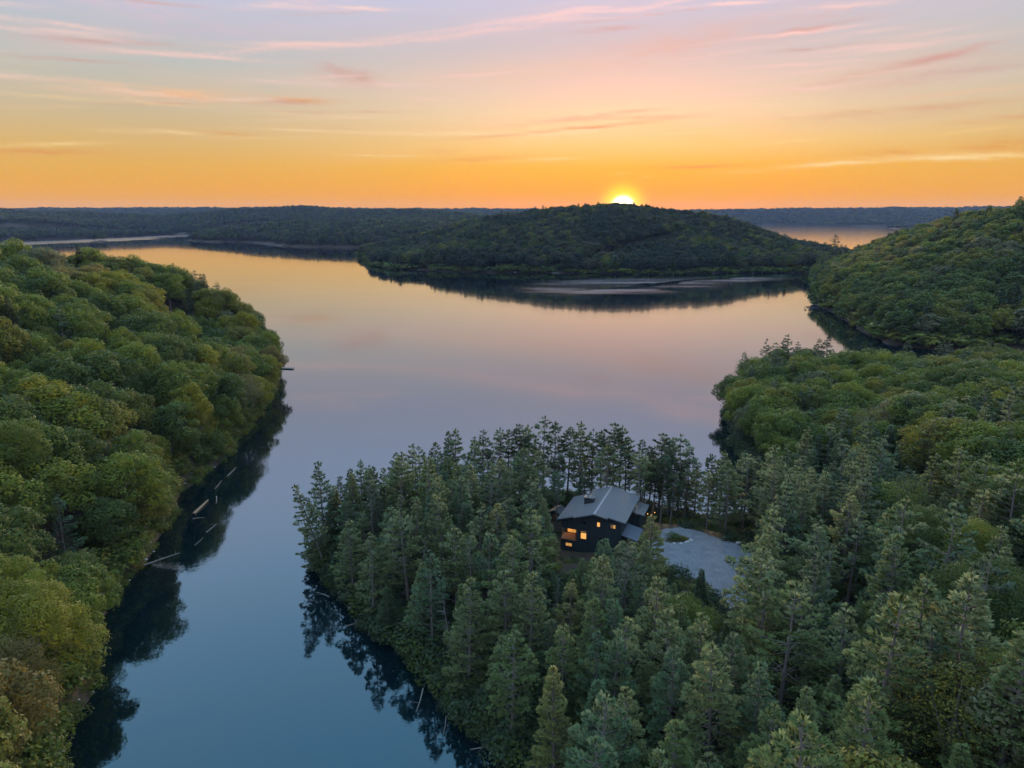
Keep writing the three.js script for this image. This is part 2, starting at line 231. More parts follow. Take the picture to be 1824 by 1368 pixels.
// ---------------------------------------------------------------- water
{
  const waves = noiseTex(512, (u, v) => { const h = 0.5 * tile(u, v, 26, 4) + 0.5 * tile(u + 0.37, v * 1 + 0.11, 60, 3); return [h, h, h]; });
  waves.repeat.set(1 / 30, 1 / 22);
  // where the wind or a boat has ruffled the surface: roughness by place, metres
  const X0 = -1500, X1 = 2300, Z0 = -4600, Z1 = 0, N = 1900, d = new Uint8Array(N * N * 4);
  const ruff = [[-12, -690], [23, -765], [87, -806], [182, -806], [270, -845], [345, -852], [312, -778], [209, -692], [133, -642], [66, -622], [19, -635]];
  const calm = [[290, -852], [237, -799], [197, -778], [156, -739], [120, -699], [79, -678], [40, -655]];
  const bands = [[[-150, -880], [-89, -864], [-15, -846]], [[-1200, -1760], [-1110, -1990], [-1060, -2330]], [[-420, -700], [-330, -690], [-250, -700]], [[700, -1900], [1100, -2700], [1650, -3900]]];
  const bw = [7, 190, 16, 700], bs = [0.6, 0.6, 0.3, 0.3];
  for (let j = 0; j < N; j++) for (let i = 0; i < N; i++) {
    const x = lerp(X0, X1, (i + 0.5) / N), z = lerp(Z0, Z1, (j + 0.5) / N);
    const wx = x + (fbm(x / 40, z / 26, 3) - 0.5) * 40, wz = z + (fbm(x / 40 + 9, z / 26 + 4, 3) - 0.5) * 26;
    let r = 0.032;
    if (x > -80 && x < 420 && z > -900 && z < -560) {
      let a = sstep(-26, 42, sdf(ruff, wx, wz)), dc = 1e9;
      for (let k = 0; k < calm.length - 1; k++) dc = Math.min(dc, segDist(wx, wz, calm[k], calm[k + 1])[0]);
      a *= 1 - 0.9 * sstep(11, 3, dc) * sstep(20, 130, wx); a *= 1 - 0.9 * sstep(12, 5, Math.hypot((wx - 158) / 1.6, wz + 673));
      r = Math.max(r, 0.27 * a * (0.5 + 0.5 * sstep(0.32, 0.56, fbm(x / 130 + 4, z / 10, 4))));
    }
    bands.forEach((b, q) => { let dc = 1e9; if (q === 3 ? x < 300 : x > 300) return; for (let k = 0; k < b.length - 1; k++) dc = Math.min(dc, segDist(wx, wz, b[k], b[k + 1])[0]); if (q === 1) dc += 220 * (fbm(x / 160, z / 110 + 3, 4) - 0.45); r = Math.max(r, 0.32 * bs[q] * sstep(bw[q], bw[q] * 0.3, dc)); });
    const k = (j * N + i) * 4; d[k] = d[k + 1] = d[k + 2] = r * 255; d[k + 3] = 255;
  }
  const rt = new THREE.DataTexture(d, N, N); rt.magFilter = THREE.LinearFilter; rt.wrapS = rt.wrapT = THREE.ClampToEdgeWrapping; rt.channel = 1; rt.needsUpdate = true;
  const m = new THREE.MeshPhysicalMaterial({ color: lin(0.002, 0.008, 0.011), roughness: 1, roughnessMap: rt, ior: 1.7, specularIntensity: 1, specularColor: lin(0.06, 0.78, 1), bumpMap: waves, bumpScale: 0.014, clearcoat: 0.6, clearcoatRoughness: 1, clearcoatRoughnessMap: rt });
  const xs = [-6000, -1500, -400, -100, 100, 700, 6000], zs = [-7500, -2600, -1000, -300, 0, 100], p = [], u0 = [], u1 = [], idx = [];
  for (const z of zs) for (const x of xs) { p.push(x, 0, z); u0.push(x, z); u1.push((x - X0) / (X1 - X0), (z - Z0) / (Z1 - Z0)); }
  for (let j = 0; j < zs.length - 1; j++) for (let i = 0; i < xs.length - 1; i++) { const a = j * xs.length + i, c = a + xs.length; idx.push(a, c, a + 1, a + 1, c, c + 1); }
  const g = new THREE.BufferGeometry(); g.setAttribute('position', new THREE.Float32BufferAttribute(p, 3)); g.setAttribute('uv', new THREE.Float32BufferAttribute(u0, 2)); g.setAttribute('uv1', new THREE.Float32BufferAttribute(u1, 2)); g.setIndex(idx); g.computeVertexNormals();
  tag(mesh('water', g, m), 'calm lake mirroring the sunset sky', undefined, undefined, 'structure');
}
console.log('water');

// ---------------------------------------------------------------- tree shapes
const bark = new THREE.MeshStandardMaterial({ color: lin(1, 1, 1), vertexColors: true, roughness: 0.95 });
function leafMat(r, g, b, through = 0.35) { return new THREE.MeshPhysicalMaterial({ color: lin(r, g, b), vertexColors: true, roughness: 0.97, transmission: through, thickness: 0, specularIntensity: 0.25, side: THREE.DoubleSide }); }
const tint = (r, a = 0.22) => { const v = 1 - a + 2 * a * r(), w = (r() - 0.5) * 0.22; return [v * (1 + w), v, v * (1 - w)]; };

// broadleaf: rounded crown of leafy lobes; made for a height of 16 m and a crown radius of about 4.6 m
function broadleaf(seed, leaves, size, spread = 1) {
  const r = rng(seed), crown = new Soup(), wood = new Soup(), lobes = [];
  const cx = 4.1 * spread, cyr = 5.6, cy = 9.6;
  for (let k = 0; k < 26; k++) {
    const t = (k + 0.5) / 26, yy = 1 - t * 1.55, a = k * 2.4 + r() * 0.9, q = Math.sqrt(Math.max(0, 1 - yy * yy)) * (0.72 + 0.46 * r());
    lobes.push([Math.cos(a) * q * cx, cy + yy * cyr * (0.86 + 0.2 * r()), Math.sin(a) * q * cx, (1.1 + 1.25 * r()) * (yy > 0.6 ? 0.92 : 1)]);
  }
  lobes.push([0, cy + 1, 0, 2.6]);
  const tot = lobes.reduce((s, l) => s + l[3] * l[3], 0);
  for (const [lx, ly, lz, lr] of lobes) {
    const n = Math.round((leaves * lr * lr) / tot), tone = 0.86 + 0.28 * r();
    for (let k = 0; k < n; k++) {
      let y = 1 - 1.75 * r(), a = r() * Math.PI * 2, s = Math.sqrt(Math.max(0, 1 - y * y)), dx = Math.cos(a) * s, dz = Math.sin(a) * s;
      const q = lr * (0.72 + 0.34 * Math.pow(r(), 0.7)) * (0.9 + 0.25 * vnoise(dx * 3 + seed, dz * 3 + y * 4)), x = lx + dx * q, yy = ly + y * q * 0.86, z = lz + dz * q;
      let fx = dx + (r() - 0.5) * 1.5, fy = y + 0.25 + (r() - 0.5) * 1.5, fz = dz + (r() - 0.5) * 1.5, l = Math.hypot(fx, fy, fz) || 1; fx /= l; fy /= l; fz /= l;
      let ax = r() - 0.5, ay = r() - 0.5, az = r() - 0.5, dt = ax * fx + ay * fy + az * fz; ax -= dt * fx; ay -= dt * fy; az -= dt * fz; l = Math.hypot(ax, ay, az) || 1;
      const sz = size * (0.6 + 0.7 * r()); ax *= sz / l; ay *= sz / l; az *= sz / l;
      const bx = (fy * az - fz * ay) * 0.62, by = (fz * ax - fx * az) * 0.62, bz = (fx * ay - fy * ax) * 0.62;
      let nx = dx * 0.55 + fx * 0.45, ny = y * 0.55 + fy * 0.45, nz = dz * 0.55 + fz * 0.45; l = Math.hypot(nx, ny, nz) || 1;
      const c = tint(r, 0.2); crown.blade(x, yy, z, ax, ay, az, bx, by, bz, nx / l, ny / l, nz / l, [c[0] * tone, c[1] * tone, c[2] * tone]);
    }
  }
  const bt = [0.15, 0.13, 0.115], lean = (r() - 0.5) * 0.8;
  wood.tube([[0, -0.6, 0], [lean * 0.2, 3, 0.1], [lean * 0.6, 7, 0], [lean, 11, 0.1], [lean, 14, 0]], [0.3, 0.23, 0.18, 0.11, 0.04], 7, bt);
  for (let k = 0; k < 8; k++) { const l = lobes[3 + k * 2], y0 = 4 + k * 0.9; wood.tube([[lean * 0.5, y0, 0], [l[0] * 0.5, (y0 + l[1]) / 2 + 0.3, l[2] * 0.5], [l[0] * 0.92, l[1], l[2] * 0.92]], [0.11, 0.07, 0.03], 5, bt); }
  return { crown: crown.build(), trunk: wood.build(), h: 16.4 };
}
// pine with plates of needles on level limbs; made for a height of 20 m
function pine(seed, o) {
  const r = rng(seed), crown = new Soup(), wood = new Soup(), Ht = 20, bt = [0.15, 0.125, 0.11], dead = [0.2, 0.185, 0.17];
  const bend = (y) => Math.sin(y * 0.17 + seed) * 0.18;
  wood.tube(range(0, 10, 1).map((k) => [bend(k * 2) - bend(0), k * 2 - (k === 0 ? 0.5 : 0), 0]), range(0, 10, 1).map((k) => 0.27 * (1 - k / 10.3) + 0.015), 7, bt);
  let y = Ht * o.base;
  while (y < Ht - 0.25) {
    const t = (y - Ht * o.base) / (Ht * (1 - o.base)), nb = t > 0.9 ? 4 : 4 + Math.floor(r() * 2.6), ph = r() * 7;
    const reach = o.len * Math.min(1, (1 - t) * o.taper + 0.07) * Math.min(1, o.foot + t * 2.2);
    for (let k = 0; k < nb; k++) {
      if (r() < o.gap) continue;
      const a = ph + (k / nb) * Math.PI * 2 + (r() - 0.5) * 0.9, L = reach * (0.55 + 0.6 * r()), up = lerp(o.low, o.high, t) + (r() - 0.5) * 0.25, ca = Math.cos(a), sa = Math.sin(a), x0 = bend(y) - bend(0);
      const P = (s) => [x0 + ca * L * s, y + (up * s + o.sweep * s * s) * L * 0.6, sa * L * s];
      if (L > 0.8) wood.tube([[x0, y, 0], P(0.5), P(0.95)], [0.05, 0.03, 0.012], 3, bt);
      const nt = Math.max(3, Math.round(L * o.tufts)), tone = 0.85 + 0.3 * r();
      for (let q = 0; q < nt; q++) {
        const s = 0.28 + 0.75 * Math.sqrt(r()), wdt = L * o.wide * Math.sin(Math.PI * clamp(s * 0.86, 0, 1)) + 0.12, side = (r() * 2 - 1) * wdt, p = P(Math.min(s, 1.02));
        const px = p[0] - sa * side, pz = p[2] + ca * side, py = p[1] + (r() - 0.4) * o.thick - Math.abs(side) * 0.12;
        for (let b = 0; b < 5; b++) {
          let dx = ca * 0.8 - sa * Math.sign(side) * 0.5 + (r() - 0.5) * 1.3, dy = 0.42 + (r() - 0.5) * 1.0, dz = sa * 0.8 + ca * Math.sign(side) * 0.5 + (r() - 0.5) * 1.3, l = Math.hypot(dx, dy, dz); dx /= l; dy /= l; dz /= l;
          const ln = o.needle * (0.7 + 0.6 * r()) * 0.5, wd = o.needle * 0.17 * (0.8 + 0.5 * r());
          let bx = dz + (r() - 0.5) * 0.6, by = (r() - 0.5) * 0.7, bz = -dx + (r() - 0.5) * 0.6, dt = bx * dx + by * dy + bz * dz; bx -= dt * dx; by -= dt * dy; bz -= dt * dz; l = Math.hypot(bx, by, bz) || 1;
          let nx = ca * 0.35 + (r() - 0.5) * 0.5, ny = 0.8, nz = sa * 0.35 + (r() - 0.5) * 0.5; const nl = Math.hypot(nx, ny, nz), c = tint(r, 0.18);
          crown.blade(px + dx * ln, py + dy * ln, pz + dz * ln, dx * ln, dy * ln, dz * ln, (bx / l) * wd, (by / l) * wd, (bz / l) * wd, nx / nl, ny / nl, nz / nl, [c[0] * tone, c[1] * tone, c[2] * tone]);
        }
      }
    }
    y += o.step * (0.7 + 0.6 * r()) * lerp(1.1, 0.7, t);
  }
  for (let q = 0; q < 26; q++) { const s = r() * 0.5, a = r() * 7; crown.blade(bend(Ht) - bend(0) + Math.cos(a) * 0.1, Ht - 0.6 + s + 0.25, Math.sin(a) * 0.1, Math.cos(a) * 0.14, 0.26, Math.sin(a) * 0.14, -Math.sin(a) * 0.06, 0, Math.cos(a) * 0.06, Math.cos(a) * 0.4, 0.9, Math.sin(a) * 0.4, [1, 1, 1]); }
  for (let q = 0; q < o.dead; q++) { const yy = Ht * o.base * (0.3 + 0.75 * r()), a = r() * 7, L = 0.7 + 1.5 * r(), x0 = bend(yy) - bend(0); wood.tube([[x0, yy, 0], [x0 + Math.cos(a) * L, yy + (r() - 0.4) * 0.6, Math.sin(a) * L]], [0.035, 0.008], 3, dead); }
  return { crown: crown.build(), trunk: wood.build(), h: 20 };
}
const full = { base: 0.1, len: 4.7, taper: 1.04, foot: 0.72, gap: 0.12, low: -0.14, high: 0.5, sweep: 0.3, tufts: 12, wide: 0.28, thick: 0.15, needle: 0.47, step: 1.08, dead: 10 };
const PINES = [
  pine(11, full), pine(12, { ...full, base: 0.18, len: 4.5, gap: 0.16, step: 1.12 }), pine(13, { ...full, base: 0.26, len: 4.0, taper: 1.35 }), pine(14, { ...full, base: 0.08, len: 3.8, taper: 1.08, step: 0.95 }),
  pine(15, { ...full, base: 0.34, len: 3.8, gap: 0.2, taper: 1.5, dead: 18 }), pine(16, { ...full, base: 0.22, len: 4.6, gap: 0.26, step: 1.2 }), pine(17, { ...full, base: 0.16, len: 4.9, gap: 0.2, taper: 1.5, step: 1.3 }), pine(18, { ...full, base: 0.3, len: 3.4, gap: 0.34, taper: 1.3, dead: 26 }),
];
const TALL = [pine(21, { ...full, base: 0.36, len: 3.2, gap: 0.14, taper: 2, dead: 20 }), pine(22, { ...full, base: 0.46, len: 2.9, gap: 0.24, taper: 2.2, dead: 24 }), pine(23, { ...full, base: 0.3, len: 3.3, gap: 0.18, taper: 1.8, dead: 18 }), pine(24, { ...full, base: 0.5, len: 2.8, gap: 0.12, taper: 2.1, dead: 22 })];
const conic = { base: 0.05, len: 3.3, taper: 1.05, foot: 0.85, gap: 0.02, low: -0.45, high: 0.2, sweep: -0.15, tufts: 9, wide: 0.36, thick: 0.25, needle: 0.5, step: 0.62, dead: 0 };
const CONES = [pine(31, conic), pine(32, { ...conic, len: 2.7, step: 0.55 }), pine(33, { ...conic, len: 3.8, gap: 0.08, step: 0.7 })];
const LEAFY = [1, 2, 3, 4, 5, 6].map((k) => broadleaf(40 + k, 7600, 0.24, 0.9 + 0.04 * k));
const NEARLEAF = [1, 2, 3, 4].map((k) => broadleaf(50 + k, 27000, 0.108, 0.92 + 0.04 * k));
const SPARSE = [broadleaf(61, 5200, 0.11, 0.85), broadleaf(62, 6400, 0.11, 0.8)];
const MIDLEAF = [1, 2, 3, 4].map((k) => broadleaf(70 + k, 1700, 0.5, 1));
const FARLEAF = [1, 2, 3].map((k) => broadleaf(80 + k, 260, 1.25, 1));
const FARPINE = [pine(91, { ...conic, step: 1.5, tufts: 3, needle: 1.5, len: 2.6 }), pine(92, { ...full, step: 1.6, tufts: 3.2, needle: 1.4, base: 0.2 })];
console.log('tree shapes', LEAFY[0].crown.index.count / 3, PINES[0].crown.index.count / 3, CONES[0].crown.index.count / 3, MIDLEAF[0].crown.index.count / 3, FARPINE[0].crown.index.count / 3);

// foliage colours (the leaves' own; brownish and dull green also darkened for backlit shade)
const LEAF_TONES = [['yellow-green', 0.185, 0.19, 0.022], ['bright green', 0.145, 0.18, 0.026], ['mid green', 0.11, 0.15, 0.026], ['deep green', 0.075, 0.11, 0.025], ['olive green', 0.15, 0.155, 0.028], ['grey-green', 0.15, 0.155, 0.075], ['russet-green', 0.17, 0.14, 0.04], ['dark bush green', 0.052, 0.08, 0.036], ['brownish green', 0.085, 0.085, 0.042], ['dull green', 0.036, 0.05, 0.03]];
const LEAF_MATS = LEAF_TONES.map(([, r, g, b]) => leafMat(r, g, b, 0.42));
const NEEDLE_TONES = [['blue-green', 0.08, 0.125, 0.054], ['dark green', 0.06, 0.09, 0.038], ['mid green', 0.105, 0.138, 0.042], ['sage green', 0.135, 0.16, 0.058], ['yellowish green', 0.165, 0.17, 0.05]];
const NEEDLE_MATS = NEEDLE_TONES.map(([, r, g, b]) => leafMat(r, g, b, 0.22));
const STUFF_LEAF = leafMat(1, 1, 1, 0.4), STUFF_NEEDLE = leafMat(1, 1, 1, 0.22);

// ---------------------------------------------------------------- where the trees stand
// each: { x, z, y, s (height), w (width factor), kind, shape, tone, turn, lean, zone }
const trees = [], cell = new Map();
const cellKey = (x, z) => Math.floor(x / 8) * 100003 + Math.floor(z / 8);
function roomy(x, z, d) { for (let i = -1; i <= 1; i++) for (let j = -1; j <= 1; j++) for (const t of cell.get(cellKey(x + i * 8, z + j * 8)) ?? []) { if (Math.hypot(t.x - x, t.z - z) < d * (t.hand ? 0.85 : 1)) return false; } return true; }
function plant(t) { t.y = t.y ?? ground(t.x, t.z) - 0.1; trees.push(t); const k = cellKey(t.x, t.z); if (!cell.has(k)) cell.set(k, []); cell.get(k).push(t); return t; }
const rt = rng(2024);
const pick = (a) => a[Math.floor(rt() * a.length)];
const hand = (list, make) => list.forEach(([x, z, h], i) => plant({ x, z, s: h, w: 0.95 + 0.2 * rt(), turn: rt() * 6.28, lean: (rt() - 0.5) * 0.04, hand: true, ...make(i) }));

// the row of tall pines on the far shore behind the cabin, from the point's tip to the gravel lot
hand([[-0.9, -160, 19.4], [1.7, -158, 20.9], [4.4, -160.9, 20.5], [7.5, -156.8, 22.9], [10, -159.7, 21.2], [13.2, -160.5, 19.8], [15.9, -155.2, 22.1], [19, -157.9, 20], [21, -156.6, 19.9], [23.3, -153.2, 22.4], [25, -156, 21.1], [26.8, -157.7, 18.2], [30, -155.1, 18.4], [33.8, -152.3, 20.6], [36.3, -152.7, 19.7], [37.3, -149.4, 20.9], [39.5, -150.9, 17.7], [44.7, -151.5, 17.3], [44.9, -143.1, 18.5]],
  (i) => ({ kind: 'pine', shape: TALL[(i * 3) % 4], tone: [1, 1, 2, 0][i % 4], zone: 'row', order: i }));
hand([[-37.6, -145.1, 14.7], [-34.4, -141.9, 16], [-32.9, -145.3, 17.4], [-31.6, -149, 15.4], [-26.1, -149.7, 17], [-21.4, -153.5, 17.5], [-17.8, -156, 18], [-14.5, -156.8, 20], [-12.7, -154, 21], [-8.8, -159, 18.3], [-6.7, -156.9, 20], [-2.9, -159, 20]],
  (i) => ({ kind: 'pine', shape: PINES[[0, 3, 1, 5, 2, 4][i % 6]], tone: [1, 1, 0][i % 3], zone: 'tip', order: i }));
plant({ x: -36.6, z: -129, s: 19.5, w: 0.92, turn: 0.6, tilt: [-0.3, 0.02], kind: 'pine', shape: PINES[0], tone: 3, zone: 'lean', hand: true });
hand([[2.6, -90.8, 19], [-3.7, -104.1, 19], [-6.4, -106.2, 18], [-17.4, -116.8, 19], [-14.5, -122.1, 18], [-11.7, -113.2, 16], [-2.7, -116.6, 17], [-24.2, -110.9, 17], [-21.9, -119, 17], [24.5, -116.1, 14], [24.5, -81.6, 17], [13.1, -77.1, 18], [11.2, -85.5, 18], [8.6, -95.3, 15], [38.1, -83, 19], [44.5, -77.3, 19], [52.1, -121.2, 19], [49.6, -127, 19], [27, -66.9, 17], [62.3, -122.5, 20], [55.3, -108.6, 18], [50.6, -114.6, 18], [53.7, -92.2, 18], [6.3, -82.3, 17], [-6.4, -92.2, 18], [-12.7, -101.2, 18], [-0.1, -80.6, 18], [5.1, -72.4, 18], [12.4, -66.9, 17], [18.2, -72, 17], [16.3, -60.4, 17], [28.2, -78, 14], [44, -66.4, 18], [33.7, -60.4, 17], [21.6, -54.1, 17]],
  (i) => ({ kind: 'pine', shape: PINES[(i * 5) % 6], tone: i === 9 ? 4 : [3, 0, 2, 3, 0, 2, 4][i % 7], zone: i === 9 ? 'gold' : 'fore', ...(i === 9 ? { shape: PINES[0], w: 1.35 } : {}) }));
plant({ x: 31.4, z: -107.1, s: 8, w: 1.5, turn: 1, kind: 'conifer', shape: CONES[1], tone: 1, zone: 'spruce', hand: true });

// what may grow where on the cabin's point
function pointRule(x, z) {
  if (sdf(LOT, x, z) > -1.6 || Math.hypot(x + 39, z + 129) < 6.5) return 0;
  const cx = (x - CABIN.x) * Math.cos(18 * R) + (z - CABIN.z) * Math.sin(18 * R), cz = (x - CABIN.x) * -Math.sin(18 * R) + (z - CABIN.z) * Math.cos(18 * R);
  if (cx > -9.6 && cx < 10.2 && cz > -17 && cz < 2.5) return 0;
  let cap = 60;
  const D = Math.hypot(x, z), bear = x / -z;
  if (z > -134 && bear > 0.052 && bear < 0.205) cap = 69.5 - lerp(0.53, 0.475, sstep(0.09, 0.14, bear)) * D;          // kept low below the house for its view
  if (z > -132 && bear >= 0.205 && bear < 0.375) cap = 69 - lerp(0.51, 0.585, (bear - 0.205) / 0.15) * D;
    return cap;
}
const area = (x0, x1, z0, z1, step, fn) => { for (let z = z0; z <= z1; z += step) for (let x = x0; x <= x1; x += step) fn(x + (rt() - 0.5) * step * 0.95, z + (rt() - 0.5) * step * 0.95); };
// left hillside
area(-330, -20, -450, 20, 5.8, (x, z) => {
  const [d, , L] = inland(x, z); if (!L || L.name !== 'left' || d < 0.8) return;
  const az = Math.atan2(x, -z) / R; if (az < -52 || !roomy(x, z, 4.6)) return;
  const crest = z < -285 && x > -215 && x < -140 && fbm(x / 24, z / 24, 2) > 0.42, con = crest ? 0.75 : d < 6 ? 0.16 : 0.06;
  const conifer = rt() < con, edge = d < 7;
  const n = fbm(x / 26 + 70, z / 26, 3) + (rt() - 0.5) * 0.5;
  plant(conifer ? { x, z, s: 14 + 6 * rt(), w: 1.15, turn: rt() * 6.3, lean: 0, kind: rt() < 0.5 ? 'pine' : 'conifer', shape: rt() < 0.5 ? pick(PINES) : pick(CONES), tone: pick([1, 1, 0, 2]), zone: 'left', d }
    : { x, z, s: (edge ? 11 : 12.5) + 7.5 * rt(), w: 0.96 + 0.36 * rt(), turn: rt() * 6.3, lean: (rt() - 0.5) * 0.12, tilt: edge ? [0.16, 0] : undefined, kind: rt() < 0.03 ? 'bare' : 'leaf', shape: pick(LEAFY), tone: n < 0.32 ? 3 : n < 0.47 ? 2 : n < 0.56 ? 1 : n < 0.68 ? pick([4, 4, 0]) : n < 0.8 ? pick([0, 5, 4]) : pick([6, 0]), zone: 'left', d });
});
// the cabin's point and the shore east of it
area(-42, 230, -300, 30, 3.7, (x, z) => {
  const [d, , L] = inland(x, z); if (!L || L.name !== 'point' || d < 0.7) return;
  const az = Math.atan2(x, -z) / R; if (az > 50 || Math.hypot(x, z) < 16) return;
  const second = z < -172 || (x > 0.62 * -z + 16 && z < -100), mixed = x > 0.5 * -z + 4;
  const leafP = second ? (z < -262 ? 0.5 : 0.93) : mixed ? 0.24 : d < 5 ? 0.06 : 0.025;
  const leaf = rt() < leafP && !(x > -8 && x < 30 && z < -112 && z > -165), cap = pointRule(x, z); if (cap <= 0) return;
  if (!roomy(x, z, leaf ? 4.5 : z < -138 && x > 27 && x < 56 ? 2.3 : z > -106 ? 4.5 : 3.6)) return;
  const g = ground(x, z), room = cap - g;
  if (room < 2.6) return;
  const farShore = second && z < -262;
  if (leaf) { const h = Math.min(room, (second ? 11.5 : 12) + 6.5 * rt()); const n = fbm(x / 22, z / 22 + 40, 3) + (rt() - 0.5) * 0.4; plant({ x, z, s: h, w: 1.05 + 0.35 * rt(), turn: rt() * 6.3, lean: (rt() - 0.5) * 0.1, kind: rt() < 0.04 ? 'bare' : 'leaf', shape: farShore && rt() < 0.4 ? pick(SPARSE) : pick(LEAFY), tone: n < 0.38 ? 3 : n < 0.52 ? 2 : n < 0.62 ? 1 : n < 0.72 ? 4 : pick([0, 5, 4]), zone: second ? 'second' : 'east', d }); }
  else {
    const behind = z < -137 && x > -6 && x < 58 && !second, cone = !behind && (rt() < (d < 8 && !second ? 0.45 : 0.26) || room < 9), h = Math.min(room, behind ? 11 + 7 * rt() : cone ? 8 + 8 * rt() : (z > -106 ? 15 : 13) + 8.5 * rt());
    plant({ x, z, s: h, w: cone ? 1.25 + 0.3 * rt() : room < 9 ? 1.7 : 1.0 + 0.25 * rt(), turn: rt() * 6.3, lean: (rt() - 0.5) * 0.12, kind: cone ? 'conifer' : 'pine', shape: cone ? pick(CONES) : z < -137 && x > -6 && x < 58 && !second ? pick(TALL) : pick(PINES), tone: second ? pick([1, 0]) : pick([0, 2, 1, 2, 3, 3]), zone: second ? 'second' : mixed ? 'east' : 'fore', d });
  }
});
// far hills: right shore, sunset hill; then the distant ones
area(-280, 620, -1330, -325, 7.6, (x, z) => {
  const [d, , L] = inland(x, z); if (!L || L.name !== 'far' || d < 1) return;
  const az = Math.atan2(x, -z) / R; if (az > 44 || az < -16) return;
  if (z < -1240 || (x > 480 && z < -700)) return;
  const con = rt() < (d < 14 ? 0.34 : 0.16) * (z < -700 ? 1.3 : 0.8), n = fbm(x / 60 + 7, z / 60, 3) + (rt() - 0.5) * 0.5;
  plant({ x, z, s: con ? 14 + 6 * rt() : 12.5 + 5 * rt(), w: con ? 1.2 : 1.2 + 0.4 * rt(), turn: rt() * 6.3, lean: 0, kind: con ? 'conifer' : 'leaf', far: true, tone: con ? pick([1, 1, 0]) : z < -740 ? (n < 0.5 ? 9 : n < 0.66 ? 8 : pick([3, 4, 8])) : n < 0.4 ? 3 : n < 0.55 ? 2 : n < 0.65 ? 4 : pick([0, 5, 4, 6]), zone: 'far', d });  // sunset hill: its backlit shade is put into darker leaf tones
});
console.log('trees', trees.length);

// ---------------------------------------------------------------- which trees are things: the largest 300 of each sort in view; the rest is forest
const v3 = new THREE.Vector3();
for (const t of trees) {
  v3.set(t.x, t.y + t.s * 0.65, t.z); const D = v3.distanceTo(camera.position); v3.project(camera);
  t.px = (v3.x * 0.5 + 0.5) * 1024; t.py = (0.5 - v3.y * 0.5) * 768; t.size = t.s / D; t.seen = v3.z < 1 && Math.abs(v3.x) < 1.04 && Math.abs(v3.y) < 1.1;
}
const leafSort = (t) => t.kind === 'leaf' || t.kind === 'bare';
for (const pickOf of [leafSort, (t) => t.kind === 'pine', (t) => t.kind === 'conifer']) {
  const c = trees.filter((t) => pickOf(t) && t.seen && !t.far && Math.hypot(t.x, t.z) < 340).sort((a, b) => (b.hand ? 9 : 0) + b.size - (a.hand ? 9 : 0) - a.size);
  c.slice(0, pickOf === leafSort ? 300 : 290).forEach((t) => { t.thing = true; });
}
const spots = ['first', 'second', 'third', 'fourth', 'fifth', 'sixth', 'seventh', 'eighth', 'ninth', 'tenth', 'eleventh', 'twelfth', 'thirteenth', 'fourteenth', 'fifteenth', 'sixteenth', 'seventeenth', 'eighteenth', 'nineteenth'];
function describe(t) {
  const tone = leafSort(t) ? LEAF_TONES[t.tone][0] : NEEDLE_TONES[t.tone][0], h = t.px / 1024, v = t.py / 768;
  const big = t.s > 17.3 ? 'tall ' : t.s < 12.2 ? 'short ' : '', fat = t.w > 1.27 ? 'broad ' : t.w < 1.08 ? 'slim ' : '';
  const what = big + fat + (t.kind === 'leaf' ? `${tone} broadleaf tree` : t.kind === 'bare' ? 'thin half-bare broadleaf tree' : t.kind === 'pine' ? `${tone} pine` : `${tone} conical evergreen`);
  const high = v < 0.4 ? 'near the crest' : v < 0.5 ? 'on the upper slope' : v < 0.6 ? 'on the middle slope' : v < 0.72 ? 'on the lower slope' : 'low down';
  const across = h < 0.06 ? 'at photo edge' : h < 0.12 ? 'just inside photo edge' : h < 0.18 ? 'mid width' : 'towards the narrow water';
  if (t.zone === 'row') return [`tall ${tone} pine with bare trunk, ${spots[t.order]} from left behind cabin`, 'tall pines on the shore behind the cabin'];
  if (t.zone === 'tip') return [`dark pine against the lake, ${spots[t.order]} from the point's leaning pine`, 'pines along the far edge of the point'];
  if (t.zone === 'lean') return ['lone pine leaning out over the water at the tip of the point', undefined];
  if (t.zone === 'gold') return ['yellowish green pine standing alone between cabin and gravel lot', undefined];
  if (t.zone === 'spruce') return ['small dark pointed spruce at the near edge of the gravel lot', undefined];
  if (t.zone === 'left') return t.d < 6 ? [`${what} on left bank waterline, ${v < 0.52 ? 'near the bank tip' : v < 0.62 ? 'midway' : v < 0.75 ? 'above the driftwood' : 'bottom corner'}`, 'trees along the left bank'] : [`${what} ${high} of left hill, ${across}`, 'trees on the left hillside'];
  if (t.zone === 'second') return [`${what} on far point beyond cabin, ${h < 0.74 ? 'open tip' : h < 0.82 ? 'left half' : h < 0.9 ? 'right half' : 'photo edge'}, ${v < 0.52 ? 'back row' : v < 0.6 ? 'middle' : 'front'}`, 'trees on the far point'];
  if (t.zone === 'east') return [`${what} on slope right of gravel lot, ${v < 0.68 ? 'upper' : v < 0.85 ? 'middle' : 'lower'} part, ${h < 0.86 ? 'inner side' : h < 0.94 ? 'outer side' : 'photo edge'}`, 'trees on the slope right of the lot'];
  const where = t.d !== undefined && t.d < 6 && t.px < 560 ? 'on the near waterline of the cabin point' : h < 0.42 ? 'at the left end of the cabin point' : h < 0.52 ? 'left of the cabin' : h < 0.63 ? 'in front of the cabin' : h < 0.74 ? 'in front of the gravel lot' : 'right of the gravel lot';
  return [`${what} ${where}, ${v < 0.66 ? 'back' : v < 0.76 ? 'middle' : v < 0.88 ? 'front' : 'frontmost'} rows`, 'evergreens of the cabin point'];
}
const NAME = { leaf: 'broadleaf_tree', bare: 'sparse_tree', pine: 'pine_tree', conifer: 'evergreen_tree' };
const CAT = { leaf: 'tree', bare: 'tree', pine: 'pine', conifer: 'evergreen' };
const M = new THREE.Matrix4(), Q = new THREE.Quaternion(), E = new THREE.Euler(0, 0, 0, 'ZXY'), V = new THREE.Vector3(), S = new THREE.Vector3();
